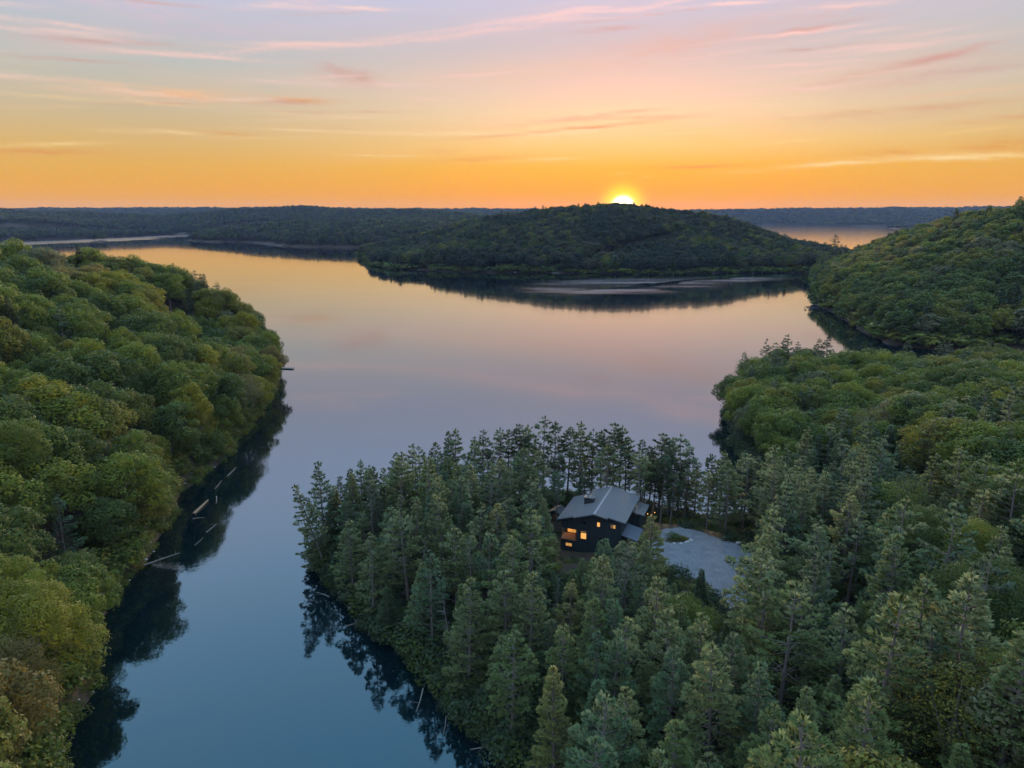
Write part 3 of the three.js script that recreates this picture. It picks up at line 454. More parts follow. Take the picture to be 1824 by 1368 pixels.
function pose(t, h) { E.set((t.tilt?.[1] ?? 0) + t.lean * 0.7 || 0, 0, -(t.tilt?.[0] ?? 0) + (t.lean || 0)); Q.setFromEuler(E).multiply(new THREE.Quaternion().setFromAxisAngle(new THREE.Vector3(0, 1, 0), t.turn)); const k = t.s / h; return M.compose(V.set(t.x, t.y, t.z), Q, S.set(k * t.w * (16 / 16), k, k * t.w)); }
const pools = new Map();
const order = trees.filter((t) => t.thing);
for (const t of order) {
  if (t.kind === 'leaf' && t.size > 0.115 && LEAFY.includes(t.shape)) t.shape = NEARLEAF[LEAFY.indexOf(t.shape) % 4];
  if (t.kind === 'bare') t.shape = SPARSE[t.turn > 3 ? 0 : 1];
  const g = new THREE.Group(); g.name = numbered(NAME[t.kind]);
  pose(t, t.shape.h).decompose(g.position, g.quaternion, g.scale);
  let [label, group] = describe(t); { const w = label.split(/\s+/); if (w.length > 16) label = label.replace(/^(tall |short )?(broad |slim )/, (m, a) => a ?? ''); if (label.split(/\s+/).length > 16) label = label.replace(/^(tall |short )/, ''); } tag(g, label, CAT[t.kind], group);
  mesh('trunk', t.shape.trunk, bark, g);
  mesh('crown', t.shape.crown, leafSort(t) ? LEAF_MATS[t.tone] : NEEDLE_MATS[t.tone], g);
  scene.add(g);
}
function forest(name, label, list, wood) {
  const root = new THREE.Group(); root.name = numbered(name); tag(root, label, 'forest', undefined, 'stuff'); scene.add(root);
  const by = new Map(); for (const t of list) { if (!by.has(t.shape)) by.set(t.shape, []); by.get(t.shape).push(t); }
  for (const [shape, ts] of by) {
    const leaf = leafSort(ts[0]), im = new THREE.InstancedMesh(shape.crown, leaf ? STUFF_LEAF : STUFF_NEEDLE, ts.length), c = new THREE.Color(); im.name = leaf ? 'foliage' : 'needles'; im.castShadow = im.receiveShadow = true; im.userData.kind = 'stuff';
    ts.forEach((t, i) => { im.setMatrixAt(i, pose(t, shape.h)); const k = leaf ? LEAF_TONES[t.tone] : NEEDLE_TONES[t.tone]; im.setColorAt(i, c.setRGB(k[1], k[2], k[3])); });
    root.add(im);
    if (wood) { const tm = new THREE.InstancedMesh(shape.trunk, bark, ts.length); tm.name = 'trunks'; tm.userData.kind = 'stuff'; tm.castShadow = tm.receiveShadow = true; ts.forEach((t, i) => tm.setMatrixAt(i, pose(t, shape.h))); root.add(tm); }
  }
  return root;
}
{
  const snag = pine(99, { ...full, gap: 1.1, base: 0.96, dead: 70 });
  [[-16.5, -110.5, 15, 0.14, 'left of the cabin, tilting right'], [-9.2, -97.8, 13, -0.08, 'near the waterline left of the cabin'], [6.5, -100.5, 12, 0.05, 'in front of the cabin'], [21.5, -92.5, 14, -0.05, 'in front of the gravel lot'], [47.5, -97.5, 15, 0.06, 'right of the gravel lot']].forEach(([x, z, h, lean, where]) => {
    const g = new THREE.Group(); g.name = numbered('dead_pine'); pose({ x, z, y: ground(x, z) - 0.1, s: h, w: 1, turn: x, lean: -lean }, 20).decompose(g.position, g.quaternion, g.scale);
    tag(g, `bare grey dead pine ${where}`, 'dead pine', 'dead pines of the cabin point'); mesh('trunk', snag.trunk, bark, g); scene.add(g);
  });
}
for (const t of trees) if (t.far) t.shape = t.kind === 'leaf' ? pick(MIDLEAF) : pick(FARPINE);
forest('hillside_forest', 'continuous green forest filling the rest of the left hillside', trees.filter((t) => !t.thing && t.zone === 'left'), true);
forest('point_forest', 'remaining woodland on the near point and far point', trees.filter((t) => !t.thing && !t.far && t.zone !== 'left'), true);
forest('right_shore_forest', 'dense forest on the hill along the right shore', trees.filter((t) => t.far && t.z > -835 && t.x > 150), false);
forest('sunset_hill_forest', 'shadowed forest on the hill in front of the setting sun', trees.filter((t) => t.far && !(t.z > -835 && t.x > 150)), false);
console.log('things', order.length);

// distant woods
{
  const rd = rng(77), lists = { isle: [], farleft: [], horizon: [], fareast: [] };
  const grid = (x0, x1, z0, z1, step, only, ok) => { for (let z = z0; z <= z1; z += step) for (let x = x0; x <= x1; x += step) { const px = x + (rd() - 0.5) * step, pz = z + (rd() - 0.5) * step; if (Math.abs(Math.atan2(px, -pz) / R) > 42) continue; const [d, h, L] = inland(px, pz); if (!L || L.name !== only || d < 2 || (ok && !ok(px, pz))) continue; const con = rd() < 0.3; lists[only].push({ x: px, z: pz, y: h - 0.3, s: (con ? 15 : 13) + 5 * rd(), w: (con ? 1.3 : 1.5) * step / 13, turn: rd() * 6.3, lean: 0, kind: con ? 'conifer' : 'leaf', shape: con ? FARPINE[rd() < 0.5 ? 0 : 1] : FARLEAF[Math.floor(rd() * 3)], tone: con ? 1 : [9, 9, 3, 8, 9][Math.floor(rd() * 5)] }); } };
  grid(-1110, -1030, -1890, -1840, 8, 'isle');
  grid(-3000, 120, -3150, -1520, 15, 'farleft');
  grid(-5000, 5000, -5250, -3450, 32, 'horizon', (x, z) => z > -5200);
  grid(-1500, 120, -2600, -1520, 8, 'farleft', (x, z) => inland(x, z)[0] < 26);
  grid(1250, 3800, -3500, -2000, 20, 'fareast');
  forest('islet_wood', 'small dark wooded islet in the far lake at left', lists.isle, false);
  forest('distant_hill_forest', 'blue-dark forest on the distant hills at left', lists.farleft, false);
  forest('horizon_forest', 'faint forest along the farthest ridges of the horizon', lists.horizon, false);
  forest('far_lake_forest', 'wooded headlands round the far lake at right', lists.fareast, false);
  console.log(Object.values(lists).map((l) => l.length));
}
// ---------------------------------------------------------------- shrubs, lot, rocks, logs
function shrub(seed, leaves, size) {
  const r = rng(seed), s = new Soup();
  for (let k = 0; k < 9; k++) {
    const a = k * 2.4, q = k ? 0.5 + 0.75 * r() : 0, lx = Math.cos(a) * q, lz = Math.sin(a) * q, ly = 0.35 + 0.75 * r() * (1.3 - q * 0.5), lr = 0.5 + 0.35 * r(), tone = 0.85 + 0.3 * r();
    for (let j = 0; j < leaves / 9; j++) {
      const y = 1 - 1.9 * r(), b = r() * 6.283, c = Math.sqrt(Math.max(0, 1 - y * y)), dx = Math.cos(b) * c, dz = Math.sin(b) * c, rad = lr * (0.7 + 0.4 * r());
      let fx = dx + (r() - 0.5) * 1.4, fy = y + 0.3 + (r() - 0.5) * 1.4, fz = dz + (r() - 0.5) * 1.4, l = Math.hypot(fx, fy, fz); fx /= l; fy /= l; fz /= l;
      let ax = r() - 0.5, ay = r() - 0.5, az = r() - 0.5, dt = ax * fx + ay * fy + az * fz; ax -= dt * fx; ay -= dt * fy; az -= dt * fz; l = Math.hypot(ax, ay, az) || 1; const sz = size * (0.6 + 0.7 * r()); ax *= sz / l; ay *= sz / l; az *= sz / l;
      const t = tint(r, 0.2); let nx = dx + fx, ny = y + fy, nz = dz + fz; l = Math.hypot(nx, ny, nz) || 1;
      s.blade(lx + dx * rad, ly + y * rad, lz + dz * rad, ax, ay, az, (fy * az - fz * ay) * 0.6, (fz * ax - fx * az) * 0.6, (fx * ay - fy * ax) * 0.6, nx / l, ny / l, nz / l, [t[0] * tone, t[1] * tone, t[2] * tone]);
    }
  }
  return s.build();
}
{
  const geos = [shrub(5, 700, 0.12), shrub(6, 700, 0.12), shrub(7, 180, 0.28)], lists = [[], [], []], rs = rng(909);
  const put = (x, z, h, w, k, tone) => lists[k].push({ x, z, y: Math.max(ground(x, z), 0) - 0.15, s: h, w, turn: rs() * 6.28, lean: 0, tone });
  for (const L of LANDS.slice(0, 3)) {
    const far = L.name === 'far', step = far ? 2.6 : 0.9;
    for (let i = 0; i < L.shore.length; i++) {
      const a = L.shore[i], b = L.shore[(i + 1) % L.shore.length], len = Math.hypot(b[0] - a[0], b[1] - a[1]);
      for (let s = 0; s < len; s += step) {
        const cx = lerp(a[0], b[0], s / len), cz = lerp(a[1], b[1], s / len); if (Math.abs(Math.atan2(cx, -cz) / R) > 44 || cz > 5) continue;
        for (let q = 0; q < (far ? 4 : 5); q++) {
          const x = cx + (rs() - 0.5) * (far ? 46 : 13), z = cz + (rs() - 0.5) * (far ? 46 : 13), [d, , W] = inland(x, z);
          if (W !== L || d < -0.4 || d > (far ? 10 : 7)) continue;
          put(x, z, (far ? 3.6 : 1.3) + rs() * (d > 1.2 ? 2.8 : 1.0), far ? 1.7 : 1.3, far ? 2 : rs() < 0.5 ? 0 : 1, pickS(rs, L.name === 'point' ? [7, 7, 3] : [3, 2, 3, 4, 2]));
        }
      }
    }
  }
  function pickS(r, a) { return a[Math.floor(r() * a.length)]; }
  for (let k = 0; k < 5200; k++) {     // undergrowth between the trunks
    const x = lerp(-40, 120, rs()), z = lerp(-220, -20, rs()), [d, , L] = inland(x, z); if (!L || L.name !== 'point' || d < 3) continue;
    if (sdf(LOT, x, z) > -0.8) continue; const cx = (x - CABIN.x) * Math.cos(18 * R) + (z - CABIN.z) * Math.sin(18 * R), cz = (x - CABIN.x) * -Math.sin(18 * R) + (z - CABIN.z) * Math.cos(18 * R);
    if (cx > -8.6 && cx < 9.5 && cz > -16.5 && cz < 1) continue; const near = cx > -15 && cx < 13 && cz > -21 && cz < 7; if (near && rs() < 0.3) continue;
    put(x, z, (near ? 0.35 : 0.7) + (near ? 0.5 : 1.5) * rs(), 1.3, rs() < 0.5 ? 0 : 1, pickS(rs, [7, 7, 3, 4]));
  }
  const root = new THREE.Group(); root.name = 'undergrowth'; tag(root, 'low bushes along the shores and between the trunks', 'bushes', undefined, 'stuff'); scene.add(root);
  lists.forEach((ts, i) => { const im = new THREE.InstancedMesh(geos[i], STUFF_LEAF, ts.length), c = new THREE.Color(); im.name = 'bushes'; im.userData.kind = 'stuff'; im.castShadow = im.receiveShadow = true; ts.forEach((t, j) => { im.setMatrixAt(j, pose(t, 1.6)); const k = LEAF_TONES[t.tone]; im.setColorAt(j, c.setRGB(k[1], k[2], k[3])); }); root.add(im); });
  console.log('bushes', lists.map((l) => l.length));
}
{
  const xs = range(26, 48.5, 0.4), zs = range(-140, -98, 0.4), g = sheet(xs, zs, (x, z) => sdf(LOT, x, z) + (fbm(x * 0.8, z * 0.8, 3) - 0.5) * 1.6 < 0);
  g.translate(0, 0.06, 0);
  const t = noiseTex(512, (u, v) => { const a = tile(u, v, 60, 3), b = tile(u + 0.4, v + 0.7, 6, 4), c = 0.38 + 0.42 * a + 0.12 * (b - 0.5); return [c, c * 1.0, c * 1.01]; }, true); t.repeat.set(1 / 7, 1 / 7);
  tag(mesh('gravel_lot', g, new THREE.MeshStandardMaterial({ map: t, bumpMap: t, bumpScale: 0.05, roughness: 1, color: lin(0.5, 0.52, 0.54) })), 'pale grey gravel parking lot beside the cabin', undefined, undefined, 'structure');
}
function rock(seed) { const g = new THREE.IcosahedronGeometry(1, 3), p = g.attributes.position, v = new THREE.Vector3(); for (let i = 0; i < p.count; i++) { v.fromBufferAttribute(p, i); const n = 0.72 + 0.5 * fbm(v.x * 1.7 + seed * 9 + 30, v.z * 1.7 + v.y * 2.1 + 20, 3); v.multiplyScalar(n); v.y = Math.max(v.y * 0.62, -0.3); p.setXYZ(i, v.x, v.y, v.z); } g.computeVertexNormals(); return g; }
const ROCKS = [rock(1), rock(2), rock(3)];
const rockTex = noiseTex(128, (u, v) => { const c = 0.42 + 0.4 * tile(u, v, 7, 4); return [c, c * 0.98, c * 0.95]; }, true);
const stone = new THREE.MeshStandardMaterial({ map: rockTex, roughness: 0.95 });
{
  const rs = rng(4242), spotsR = [];
  for (const L of LANDS.slice(0, 3)) for (let i = 0; i < L.shore.length; i++) { const a = L.shore[i], b = L.shore[(i + 1) % L.shore.length], len = Math.hypot(b[0] - a[0], b[1] - a[1]); for (let q = 0; q < len; q += L.name === 'far' ? 3 : 0.8) { const x = lerp(a[0], b[0], q / len) + (rs() - 0.5) * 9, z = lerp(a[1], b[1], q / len) + (rs() - 0.5) * 9; if (Math.abs(Math.atan2(x, -z) / R) > 44) continue; const [d, , W] = inland(x, z); if (W !== L || d < -1.1 || d > 1.0) continue; spotsR.push([x, z, (L.name === 'far' ? 0.7 : 0.22) + 0.55 * rs() * rs()]); } }
  const im = new THREE.InstancedMesh(new THREE.IcosahedronGeometry(1, 1).scale(1, 0.6, 0.8), stone, spotsR.length); im.name = 'shore_stones'; tag(im, 'scattered grey stones along the waterline', 'stones', undefined, 'stuff'); im.castShadow = im.receiveShadow = true;
  spotsR.forEach(([x, z, k], i) => { Q.setFromAxisAngle(new THREE.Vector3(0.2, 1, 0.1).normalize(), rs() * 6.3); im.setMatrixAt(i, M.compose(V.set(x, Math.max(ground(x, z), -0.1), z), Q, S.set(k * (0.8 + 0.6 * rs()), k, k))); }); scene.add(im);
}
{
  const put = (i, x, z, s, label, group) => { const m = mesh('boulder', ROCKS[i % 3], stone); m.position.set(x, ground(x, z) + 0.1, z); m.scale.set(s, s * 0.8, s * 0.85); m.rotation.y = i * 1.7; tag(m, label, 'boulder', group); };
  [[35.4, -131.9, 0.55], [33.9, -131.2, 0.42], [32.6, -131.3, 0.38], [36.2, -132.7, 0.5]].forEach(([x, z, s], i) => put(i, x, z, s, `pale boulder edging the planted bed in the gravel lot, ${['front corner', 'front middle', 'front left', 'right end'][i]}`, 'boulders round the planted bed'));
  [[30.3, -118.3, 0.6], [31.8, -117.6, 0.45], [33.9, -113.8, 0.5], [34.8, -112.2, 0.7], [35.6, -110.6, 0.6], [36.3, -109.1, 0.8], [36.8, -107.6, 0.5]].forEach(([x, z, s], i) => put(i + 4, x, z, s, `pale boulder on the near edge of the gravel lot, ${spots[i]} from left`, 'boulders along the near edge of the lot'));
  [[45.6, -131.6, 0.6], [47.4, -129, 0.5], [47.6, -125.4, 0.7], [43.4, -134.2, 0.4]].forEach(([x, z, s], i) => put(i + 11, x, z, s, `grey boulder at the wooded far edge of the lot, ${['second from left', 'third from left', 'rightmost', 'leftmost'][i]}`, 'boulders at the wooded edge of the lot'));
  const bed = new THREE.CircleGeometry(1, 40); bed.rotateX(-Math.PI / 2); const bm = mesh('planting_bed', bed, soil); bm.position.set(33.6, 5.56, -133); bm.scale.set(2.7, 1, 1.2); bm.rotation.y = 0.25; tag(bm, 'dark planted bed set in the gravel lot', undefined, undefined, 'structure');
  const sg = shrub(8, 1100, 0.09); [[32.6, -133.2, 1.0, 3, 'leftmost'], [33.7, -133.5, 0.8, 2, 'middle'], [34.8, -132.9, 0.65, 4, 'rightmost']].forEach(([x, z, s, tn, w]) => { const m = mesh('shrub', sg, LEAF_MATS[tn]); m.position.set(x, 5.5, z); m.scale.setScalar(s); m.rotation.y = x; tag(m, `${LEAF_TONES[tn][0]} shrub in the planted bed, ${w} of three`, 'shrub', 'shrubs of the planted bed'); });
}
{
  const pale = [0.2, 0.18, 0.15], tan = [0.27, 0.18, 0.11], grey = [0.13, 0.125, 0.115];
  const log = (x0, z0, x1, z1, y0, y1, rad, c, label, group, twigs = 0) => {
    if (x0 < -60) { x0 += 3.2; x1 += 3.2; } else { x0 -= 2; x1 -= 2; }
    const s = new Soup(), dx = x1 - x0, dz = z1 - z0, r = rng(Math.round(x0 * 7 + z1 * 13 + 900));
    s.tube([[0, y0, 0], [dx * 0.5 + 0.12, (y0 + y1) / 2 + 0.06, dz * 0.5], [dx, y1, dz]], [rad, rad * 0.8, rad * 0.45], 7, c);
    for (let k = 0; k < twigs; k++) { const t = 0.3 + 0.65 * r(), a = r() * 6.3, l = 0.7 + r(); s.tube([[dx * t, lerp(y0, y1, t), dz * t], [dx * t + Math.cos(a) * l, lerp(y0, y1, t) + 0.3 + 0.6 * r(), dz * t + Math.sin(a) * l]], [rad * 0.3, 0.01], 4, c); }
    const m = mesh('driftwood_log', s.build(), bark); m.position.set(x0, 0, z0); tag(m, label, 'log', group);
  };
  const gA = 'driftwood by the left bank', gB = 'fallen logs by the near bank of the point';
  log(-79.4, -158, -79.2, -166, 0.1, 0.3, 0.38, tan, 'thick tan log floating along the left bank', gA);
  log(-77.9, -168, -76.6, -164.4, 0.5, 0.05, 0.13, pale, 'short pale log jutting from the left bank beyond the tan log', gA);
  log(-72.2, -148, -71.6, -152.5, 0.05, 0.08, 0.11, pale, 'slim pale log adrift in the dark reflection off the left bank', gA, 2);
  log(-72, -141.6, -71.7, -145.4, 0.03, 0.06, 0.09, grey, 'thin grey pole adrift nearer than the slim pale log', gA);
  log(-81, -183, -81.4, -190, 0.2, 0.05, 0.14, pale, 'long pale trunk lying along the left bank, farthest of the driftwood', gA, 2);
  log(-80.5, -173.4, -81.4, -180, 0.3, 0.1, 0.13, grey, 'grey trunk at the left bank just short of the farthest pale one', gA);
  log(-77.6, -131, -73.6, -138, 0.9, 0.1, 0.17, pale, 'bleached fallen trunk beside the brush heap on the left bank', gA, 5);
  log(-77, -152.4, -76, -156, 1.4, 0.1, 0.1, pale, 'upright pale snag standing at the left bank', gA);
  log(-32, -119.5, -35.2, -122, 0.5, 0.05, 0.13, grey, 'bare grey trunk fallen into the water at the point, leftmost', gB, 4);
  log(-24.4, -111.6, -27, -110.4, 0.4, 0.05, 0.11, pale, 'pale branchy log at the near bank, second from the tip', gB, 4);
  log(-11.4, -93.4, -11.8, -88.8, 0.4, 0.05, 0.12, pale, 'slim pale log pointing from the near bank, third from the tip', gB, 1);
  log(-7.4, -87.4, -7.5, -84, 0.3, 0.05, 0.1, grey, 'short grey log at the near bank, fourth from the tip', gB);
  log(-0.6, -81.5, -3.6, -81.2, 0.4, 0.1, 0.11, pale, 'pale log level with the bottom bank, nearest of the logs', gB);
  const s = new Soup(), r = rng(321); for (let k = 0; k < 130; k++) { const x = -4 + 7 * r(), a = r() * 6.28, l = 0.5 + 1.2 * r(); s.tube([[x, 0.05 + 0.4 * r(), x * 0.25 + (r() - 0.5) * 1.6], [x + Math.cos(a) * l, 0.15 + 0.9 * r(), x * 0.25 + Math.sin(a) * l]], [0.035, 0.01], 3, r() < 0.5 ? pale : grey); }
  const m = mesh('brush_heap', s.build(), bark); m.position.set(-69.4, 0, -131.5); tag(m, 'heap of bleached branches in the water by the left bank', 'brush');
}

// ---------------------------------------------------------------- the cabin
const boardTex = noiseTex(256, (u, v) => { const b = Math.floor(u * 16), c = 0.8 + 0.2 * hash2(b, 3) + 0.1 * (tile(u, v, 12, 3) - 0.5), g = (u * 16) % 1 < 0.07 ? 0.65 : 1; return [c * g, c * g, c * g]; }, true);
boardTex.repeat.set(1 / 3.2, 1 / 3.2);
const siding = new THREE.MeshStandardMaterial({ map: boardTex, color: lin(0.016, 0.026, 0.03), roughness: 0.7 });
const roofMat = new THREE.MeshStandardMaterial({ color: lin(0.095, 0.098, 0.1), roughness: 0.55, metalness: 0.1 });
const seamMat = std(0.25, 0.26, 0.27, 0.45, { metalness: 0.2 }), capMat = std(0.25, 0.27, 0.29, 0.4, { metalness: 0.4 }), dark = std(0.018, 0.02, 0.023, 0.6), deckWood = std(0.2, 0.1, 0.05, 0.8), trimDark = std(0.025, 0.027, 0.03, 0.6);
const lit = (k) => new THREE.MeshStandardMaterial({ color: lin(0.3, 0.2, 0.1), emissive: lin(1, 0.46, 0.1), emissiveIntensity: k, roughness: 0.4 });
const litWarm = lit(0.5), litSoft = lit(0.28), litDim = lit(0.06), darkGlass = std(0.01, 0.013, 0.018, 0.12);
function prism(pts, z0, z1) { const g = new THREE.ExtrudeGeometry(new THREE.Shape(pts.map(([x, y]) => new THREE.Vector2(x, y))), { depth: z1 - z0, bevelEnabled: false }); g.translate(0, 0, z0); return g; }
{
  const c = base('cabin', CABIN.x, CABIN.y, CABIN.z, CABIN.turn); tag(c, 'dark timber cabin with grey metal roof and glowing windows in the clearing', 'cabin');
  const yl = (x) => 9.2 + x * (2.5 / 7.7), yr = (x) => 9.2 - x * (1.15 / 6);
  mesh('wall', prism([[-3.6, -1.5], [5.3, -1.5], [5.3, yr(5.3)], [0, yr(0)], [-3.6, yl(-3.6)]], -14.8, -0.9), siding, c);
  mesh('wall', prism([[-6.9, -1.5], [-3.602, -1.5], [-3.602, yl(-3.6)], [-6.9, yl(-6.9)]], -12.2, -3.7), siding, c);
  mesh('wall', prism([[-6.9, 4.95], [-3.602, 4.95], [-3.602, yl(-3.6)], [-6.9, yl(-6.9)]], -3.698, -0.95), siding, c);
  mesh('wall', box(-6.9, -3.602, -1.5, 2.55, -3.698, -0.95), siding, c);
  // roof: each slope in two pieces whose ends step back
  const slope = (xa, xb, z0, z1, name) => {
    const f = xb < 0 ? yl : yr, ya = f(xa) + 0.12, yb = f(xb) + 0.12, th = 0.16, p = mesh(name, prism(xb < xa ? [[xb, yb], [xb, yb - th], [xa, ya - th], [xa, ya]] : [[xa, ya], [xa, ya - th], [xb, yb - th], [xb, yb]], z0, z1), roofMat, c);
    const ribs = []; for (let z = z0 + 0.22; z < z1; z += 0.56) { const q = 0.1, w = 0.045; ribs.push(prism(xb < xa ? [[xb, yb + q], [xb, yb + 0.002], [xa, ya + 0.002], [xa, ya + q]] : [[xa, ya + q], [xa, ya + 0.002], [xb, yb + 0.002], [xb, yb + q]], z - w, z + w)); }
    mesh('standing_seams', mergeGeometries(ribs), seamMat, p).userData.kind = 'stuff';
    const fx = [Math.min(xa, xb), Math.max(xa, xb)]; mesh('fascia', prism(xb < xa ? [[xb, yb - th - 0.004], [xb, yb - th - 0.16], [xa, ya - th - 0.16], [xa, ya - th - 0.004]] : [[xa, ya - th - 0.004], [xa, ya - th - 0.16], [xb, yb - th - 0.16], [xb, yb - th - 0.004]], z1 - 0.06, z1 - 0.01), trimDark, p);
    return p;
  };
  slope(-0.01, -4.1, -15.6, 0.2, 'roof_panel'); slope(-4.102, -7.7, -12.9, -0.4, 'roof_panel'); slope(0.01, 2.7, -15.6, 0.2, 'roof_panel'); slope(2.702, 6.2, -15.2, -0.45, 'roof_panel');
  mesh('ridge_cap', prism([[-0.22, 9.27], [0, 9.36], [0.22, 9.29], [0.22, 9.33], [0, 9.43], [-0.22, 9.33]], -15.62, 0.22), capMat, c);
  const ch = mesh('chimney', box(-3.8, -1.85, 7.7, 9.6, -7.9, -6.7), dark, c); mesh('cap', box(-3.9, -1.75, 9.602, 9.7, -8, -6.6), roofMat, ch);
  const flue = new THREE.CylinderGeometry(0.16, 0.16, 0.7, 14); flue.translate(-3.1, 10.05, -7.3); mesh('flue', flue, capMat, ch); const hood = new THREE.CylinderGeometry(0.1, 0.27, 0.16, 14); hood.translate(-3.1, 10.5, -7.3); mesh('hood', hood, capMat, ch);
  // windows on the gable wall
  const win = (x0, x1, y0, y1, z, m, bars, lab) => {
    const f = mesh('window', mergeGeometries([box(x0 - 0.09, x0, y0 - 0.09, y1 + 0.09, z, z + 0.07), box(x1, x1 + 0.09, y0 - 0.09, y1 + 0.09, z, z + 0.07), box(x0, x1, y1, y1 + 0.09, z, z + 0.07), box(x0, x1, y0 - 0.09, y0, z, z + 0.07)]), trimDark, c); if (lab) f.userData.label = lab;
    mesh('pane', box(x0, x1, y0, y1, z + 0.01, z + 0.025), m, f);
    const b = []; for (let k = 1; k < bars[0]; k++) { const x = lerp(x0, x1, k / bars[0]); b.push(box(x - 0.02, x + 0.02, y0, y1, z + 0.027, z + 0.05)); } for (let k = 1; k < bars[1]; k++) { const y = lerp(y0, y1, k / bars[1]); b.push(box(x0, x1, y - 0.02, y + 0.02, z + 0.028, z + 0.048)); }
    if (b.length) mesh('glazing_bar', mergeGeometries(b), trimDark, f); return f;
  };
  const F = -0.898;
  win(0.5, 1.05, 6.4, 7.3, F, litWarm, [1, 1], 'small glowing upper window'); win(3.7, 4.15, 6.5, 7.25, F, litSoft, [1, 1], 'narrow glowing window half of a pair'); win(3.22, 3.6, 6.5, 7.25, F, litDim, [1, 1], 'dim half of the paired window');
  win(-2.72, -1.8, 6.4, 7.05, F, darkGlass, [2, 1], 'dark upper window'); win(-2.76, -1.66, 3.3, 4.55, F, litWarm, [1, 1], 'large glowing window'); win(-2.76, -1.66, 4.68, 4.95, F, litDim, [1, 1], 'dim transom over the large window');
  win(0.9, 1.7, 3.2, 4.1, F, darkGlass, [1, 1], 'dark lower window'); win(-5.85, -4.6, 1.2, 1.85, -0.948, litSoft, [2, 1], 'glowing basement window below the porch');
  // recessed porch at the corner
  mesh('porch_floor', box(-6.98, -3.604, 2.552, 2.72, -3.696, -0.8), deckWood, c);
  mesh('post', box(-6.95, -6.78, 2.722, 4.948, -1.0, -0.84), trimDark, c); mesh('post', box(-3.8, -3.64, 2.722, 4.948, -1.0, -0.84), trimDark, c);
  const rails = [box(-6.776, -3.802, 3.62, 3.7, -0.95, -0.87)]; for (let x = -6.6; x < -3.85; x += 0.28) rails.push(box(x - 0.015, x + 0.015, 2.724, 3.618, -0.925, -0.895)); mesh('railing', mergeGeometries(rails), deckWood, c);
  win(-6.3, -4.1, 2.9, 4.6, -3.696, litSoft, [2, 1], 'glowing glass doors at the back of the porch');
  const lampG = new THREE.SphereGeometry(0.11, 16, 12); lampG.translate(-6.0, 4.2, -3.4); mesh('wall_lamp', lampG, lit(2.2), c);
  const pl = new THREE.PointLight(lin(1, 0.5, 0.16), 2.6); pl.name = 'porch_lamp_light'; pl.position.set(-6.0, 4.2, -3.25); pl.castShadow = true; pl.shadow.radius = 5; c.add(pl);
  const glow = (x, y, z, w, h, k) => { const l = new THREE.RectAreaLight(lin(1, 0.46, 0.1), k, w, h); l.name = 'window_light'; l.position.set(x, y, z); l.rotation.y = Math.PI; c.add(l); };
  glow(-2.2, 3.9, F + 0.08, 1.1, 1.25, 0.9); glow(0.78, 6.85, F + 0.08, 0.55, 0.9, 0.9); glow(-5.2, 1.5, -0.86, 1.25, 0.6, 0.5); glow(3.9, 6.9, F + 0.08, 0.45, 0.75, 0.5);
  // side wings on the right: entrance roof and a lower back roof
  mesh('wing_wall', box(5.302, 7.3, -1.5, 6.25, -14.6, -9.6), siding, c);
  mesh('wing_roof', prism([[5.304, 6.95], [5.304, 6.8], [8.2, 6.3], [8.2, 6.45]], -15.1, -9.2), roofMat, c);
  mesh('entrance_roof', prism([[5.304, 5.2], [5.304, 5.04], [8.5, 4.24], [8.5, 4.4]], -7.2, -1.3), std(0.06, 0.075, 0.1, 0.5), c);
  mesh('post', box(8.2, 8.36, -1, 4.26, -1.6, -1.44), trimDark, c); mesh('post', box(8.2, 8.36, -1, 4.26, -7, -6.84), trimDark, c);
  mesh('entrance_deck', box(5.304, 8.5, 1.3, 1.5, -7.2, -0.6), deckWood, c);
  mesh('door', box(5.303, 5.36, 1.55, 3.65, -4.8, -3.8), deckWood, c);
}
{
  const s = base('shed', 10.2, 3.0, -148.2, -30 * R); s.position.y = ground(10.2, -148.2) - 0.1; tag(s, 'small dark shed with a blue-grey roof behind the cabin', 'shed');
  mesh('wall', prism([[-1.3, -0.3], [1.3, -0.3], [1.3, 2.1], [0, 2.75], [-1.3, 2.1]], -1.5, 1.5), siding, s);
  mesh('roof', prism([[-1.6, 2.0], [0, 2.8], [1.6, 2.0], [1.6, 2.1], [0, 2.91], [-1.6, 2.1]], -1.8, 1.8), roofMat, s);
  mesh('door', box(-0.45, 0.45, -0.2, 1.8, 1.502, 1.54), deckWood, s);
}
{
  const s = base('string_lights', 29.6, 0, -146.6); const g0 = ground(29.6, -146.6); s.position.y = g0; tag(s, 'string of small orange bulbs hung at the back corner of the cabin', 'string lights');
  const cab = new Soup(); cab.tube([[-1.5, 3.4, 0.5], [0, 2.6, 0.2], [1.4, 2.0, 0], [2.8, 3.0, -0.4]], [0.015, 0.015, 0.015, 0.015], 4, [0.02, 0.02, 0.02]); cab.tube([[-1.5, 0, 0.5], [-1.5, 3.5, 0.5]], [0.05, 0.05], 6, [0.05, 0.04, 0.03]); cab.tube([[2.8, 0, -0.4], [2.8, 3.2, -0.4]], [0.05, 0.05], 6, [0.05, 0.04, 0.03]); mesh('cable', cab.build(), bark, s);
  const bulb = lit(1.6); [[-1.0, 3.1, 0.4], [-0.3, 2.72, 0.25], [0.5, 2.34, 0.12], [1.3, 2.0, 0], [2.1, 2.5, -0.2]].forEach(([x, y, z]) => { const b = new THREE.SphereGeometry(0.08, 10, 8); b.translate(x, y, z); mesh('light_bulb', b, bulb, s); });
  const pl = new THREE.PointLight(lin(1, 0.46, 0.12), 0.7); pl.name = 'string_light_glow'; pl.position.set(0.5, 2.2, 0.12); pl.castShadow = true; pl.shadow.radius = 4; s.add(pl);
}

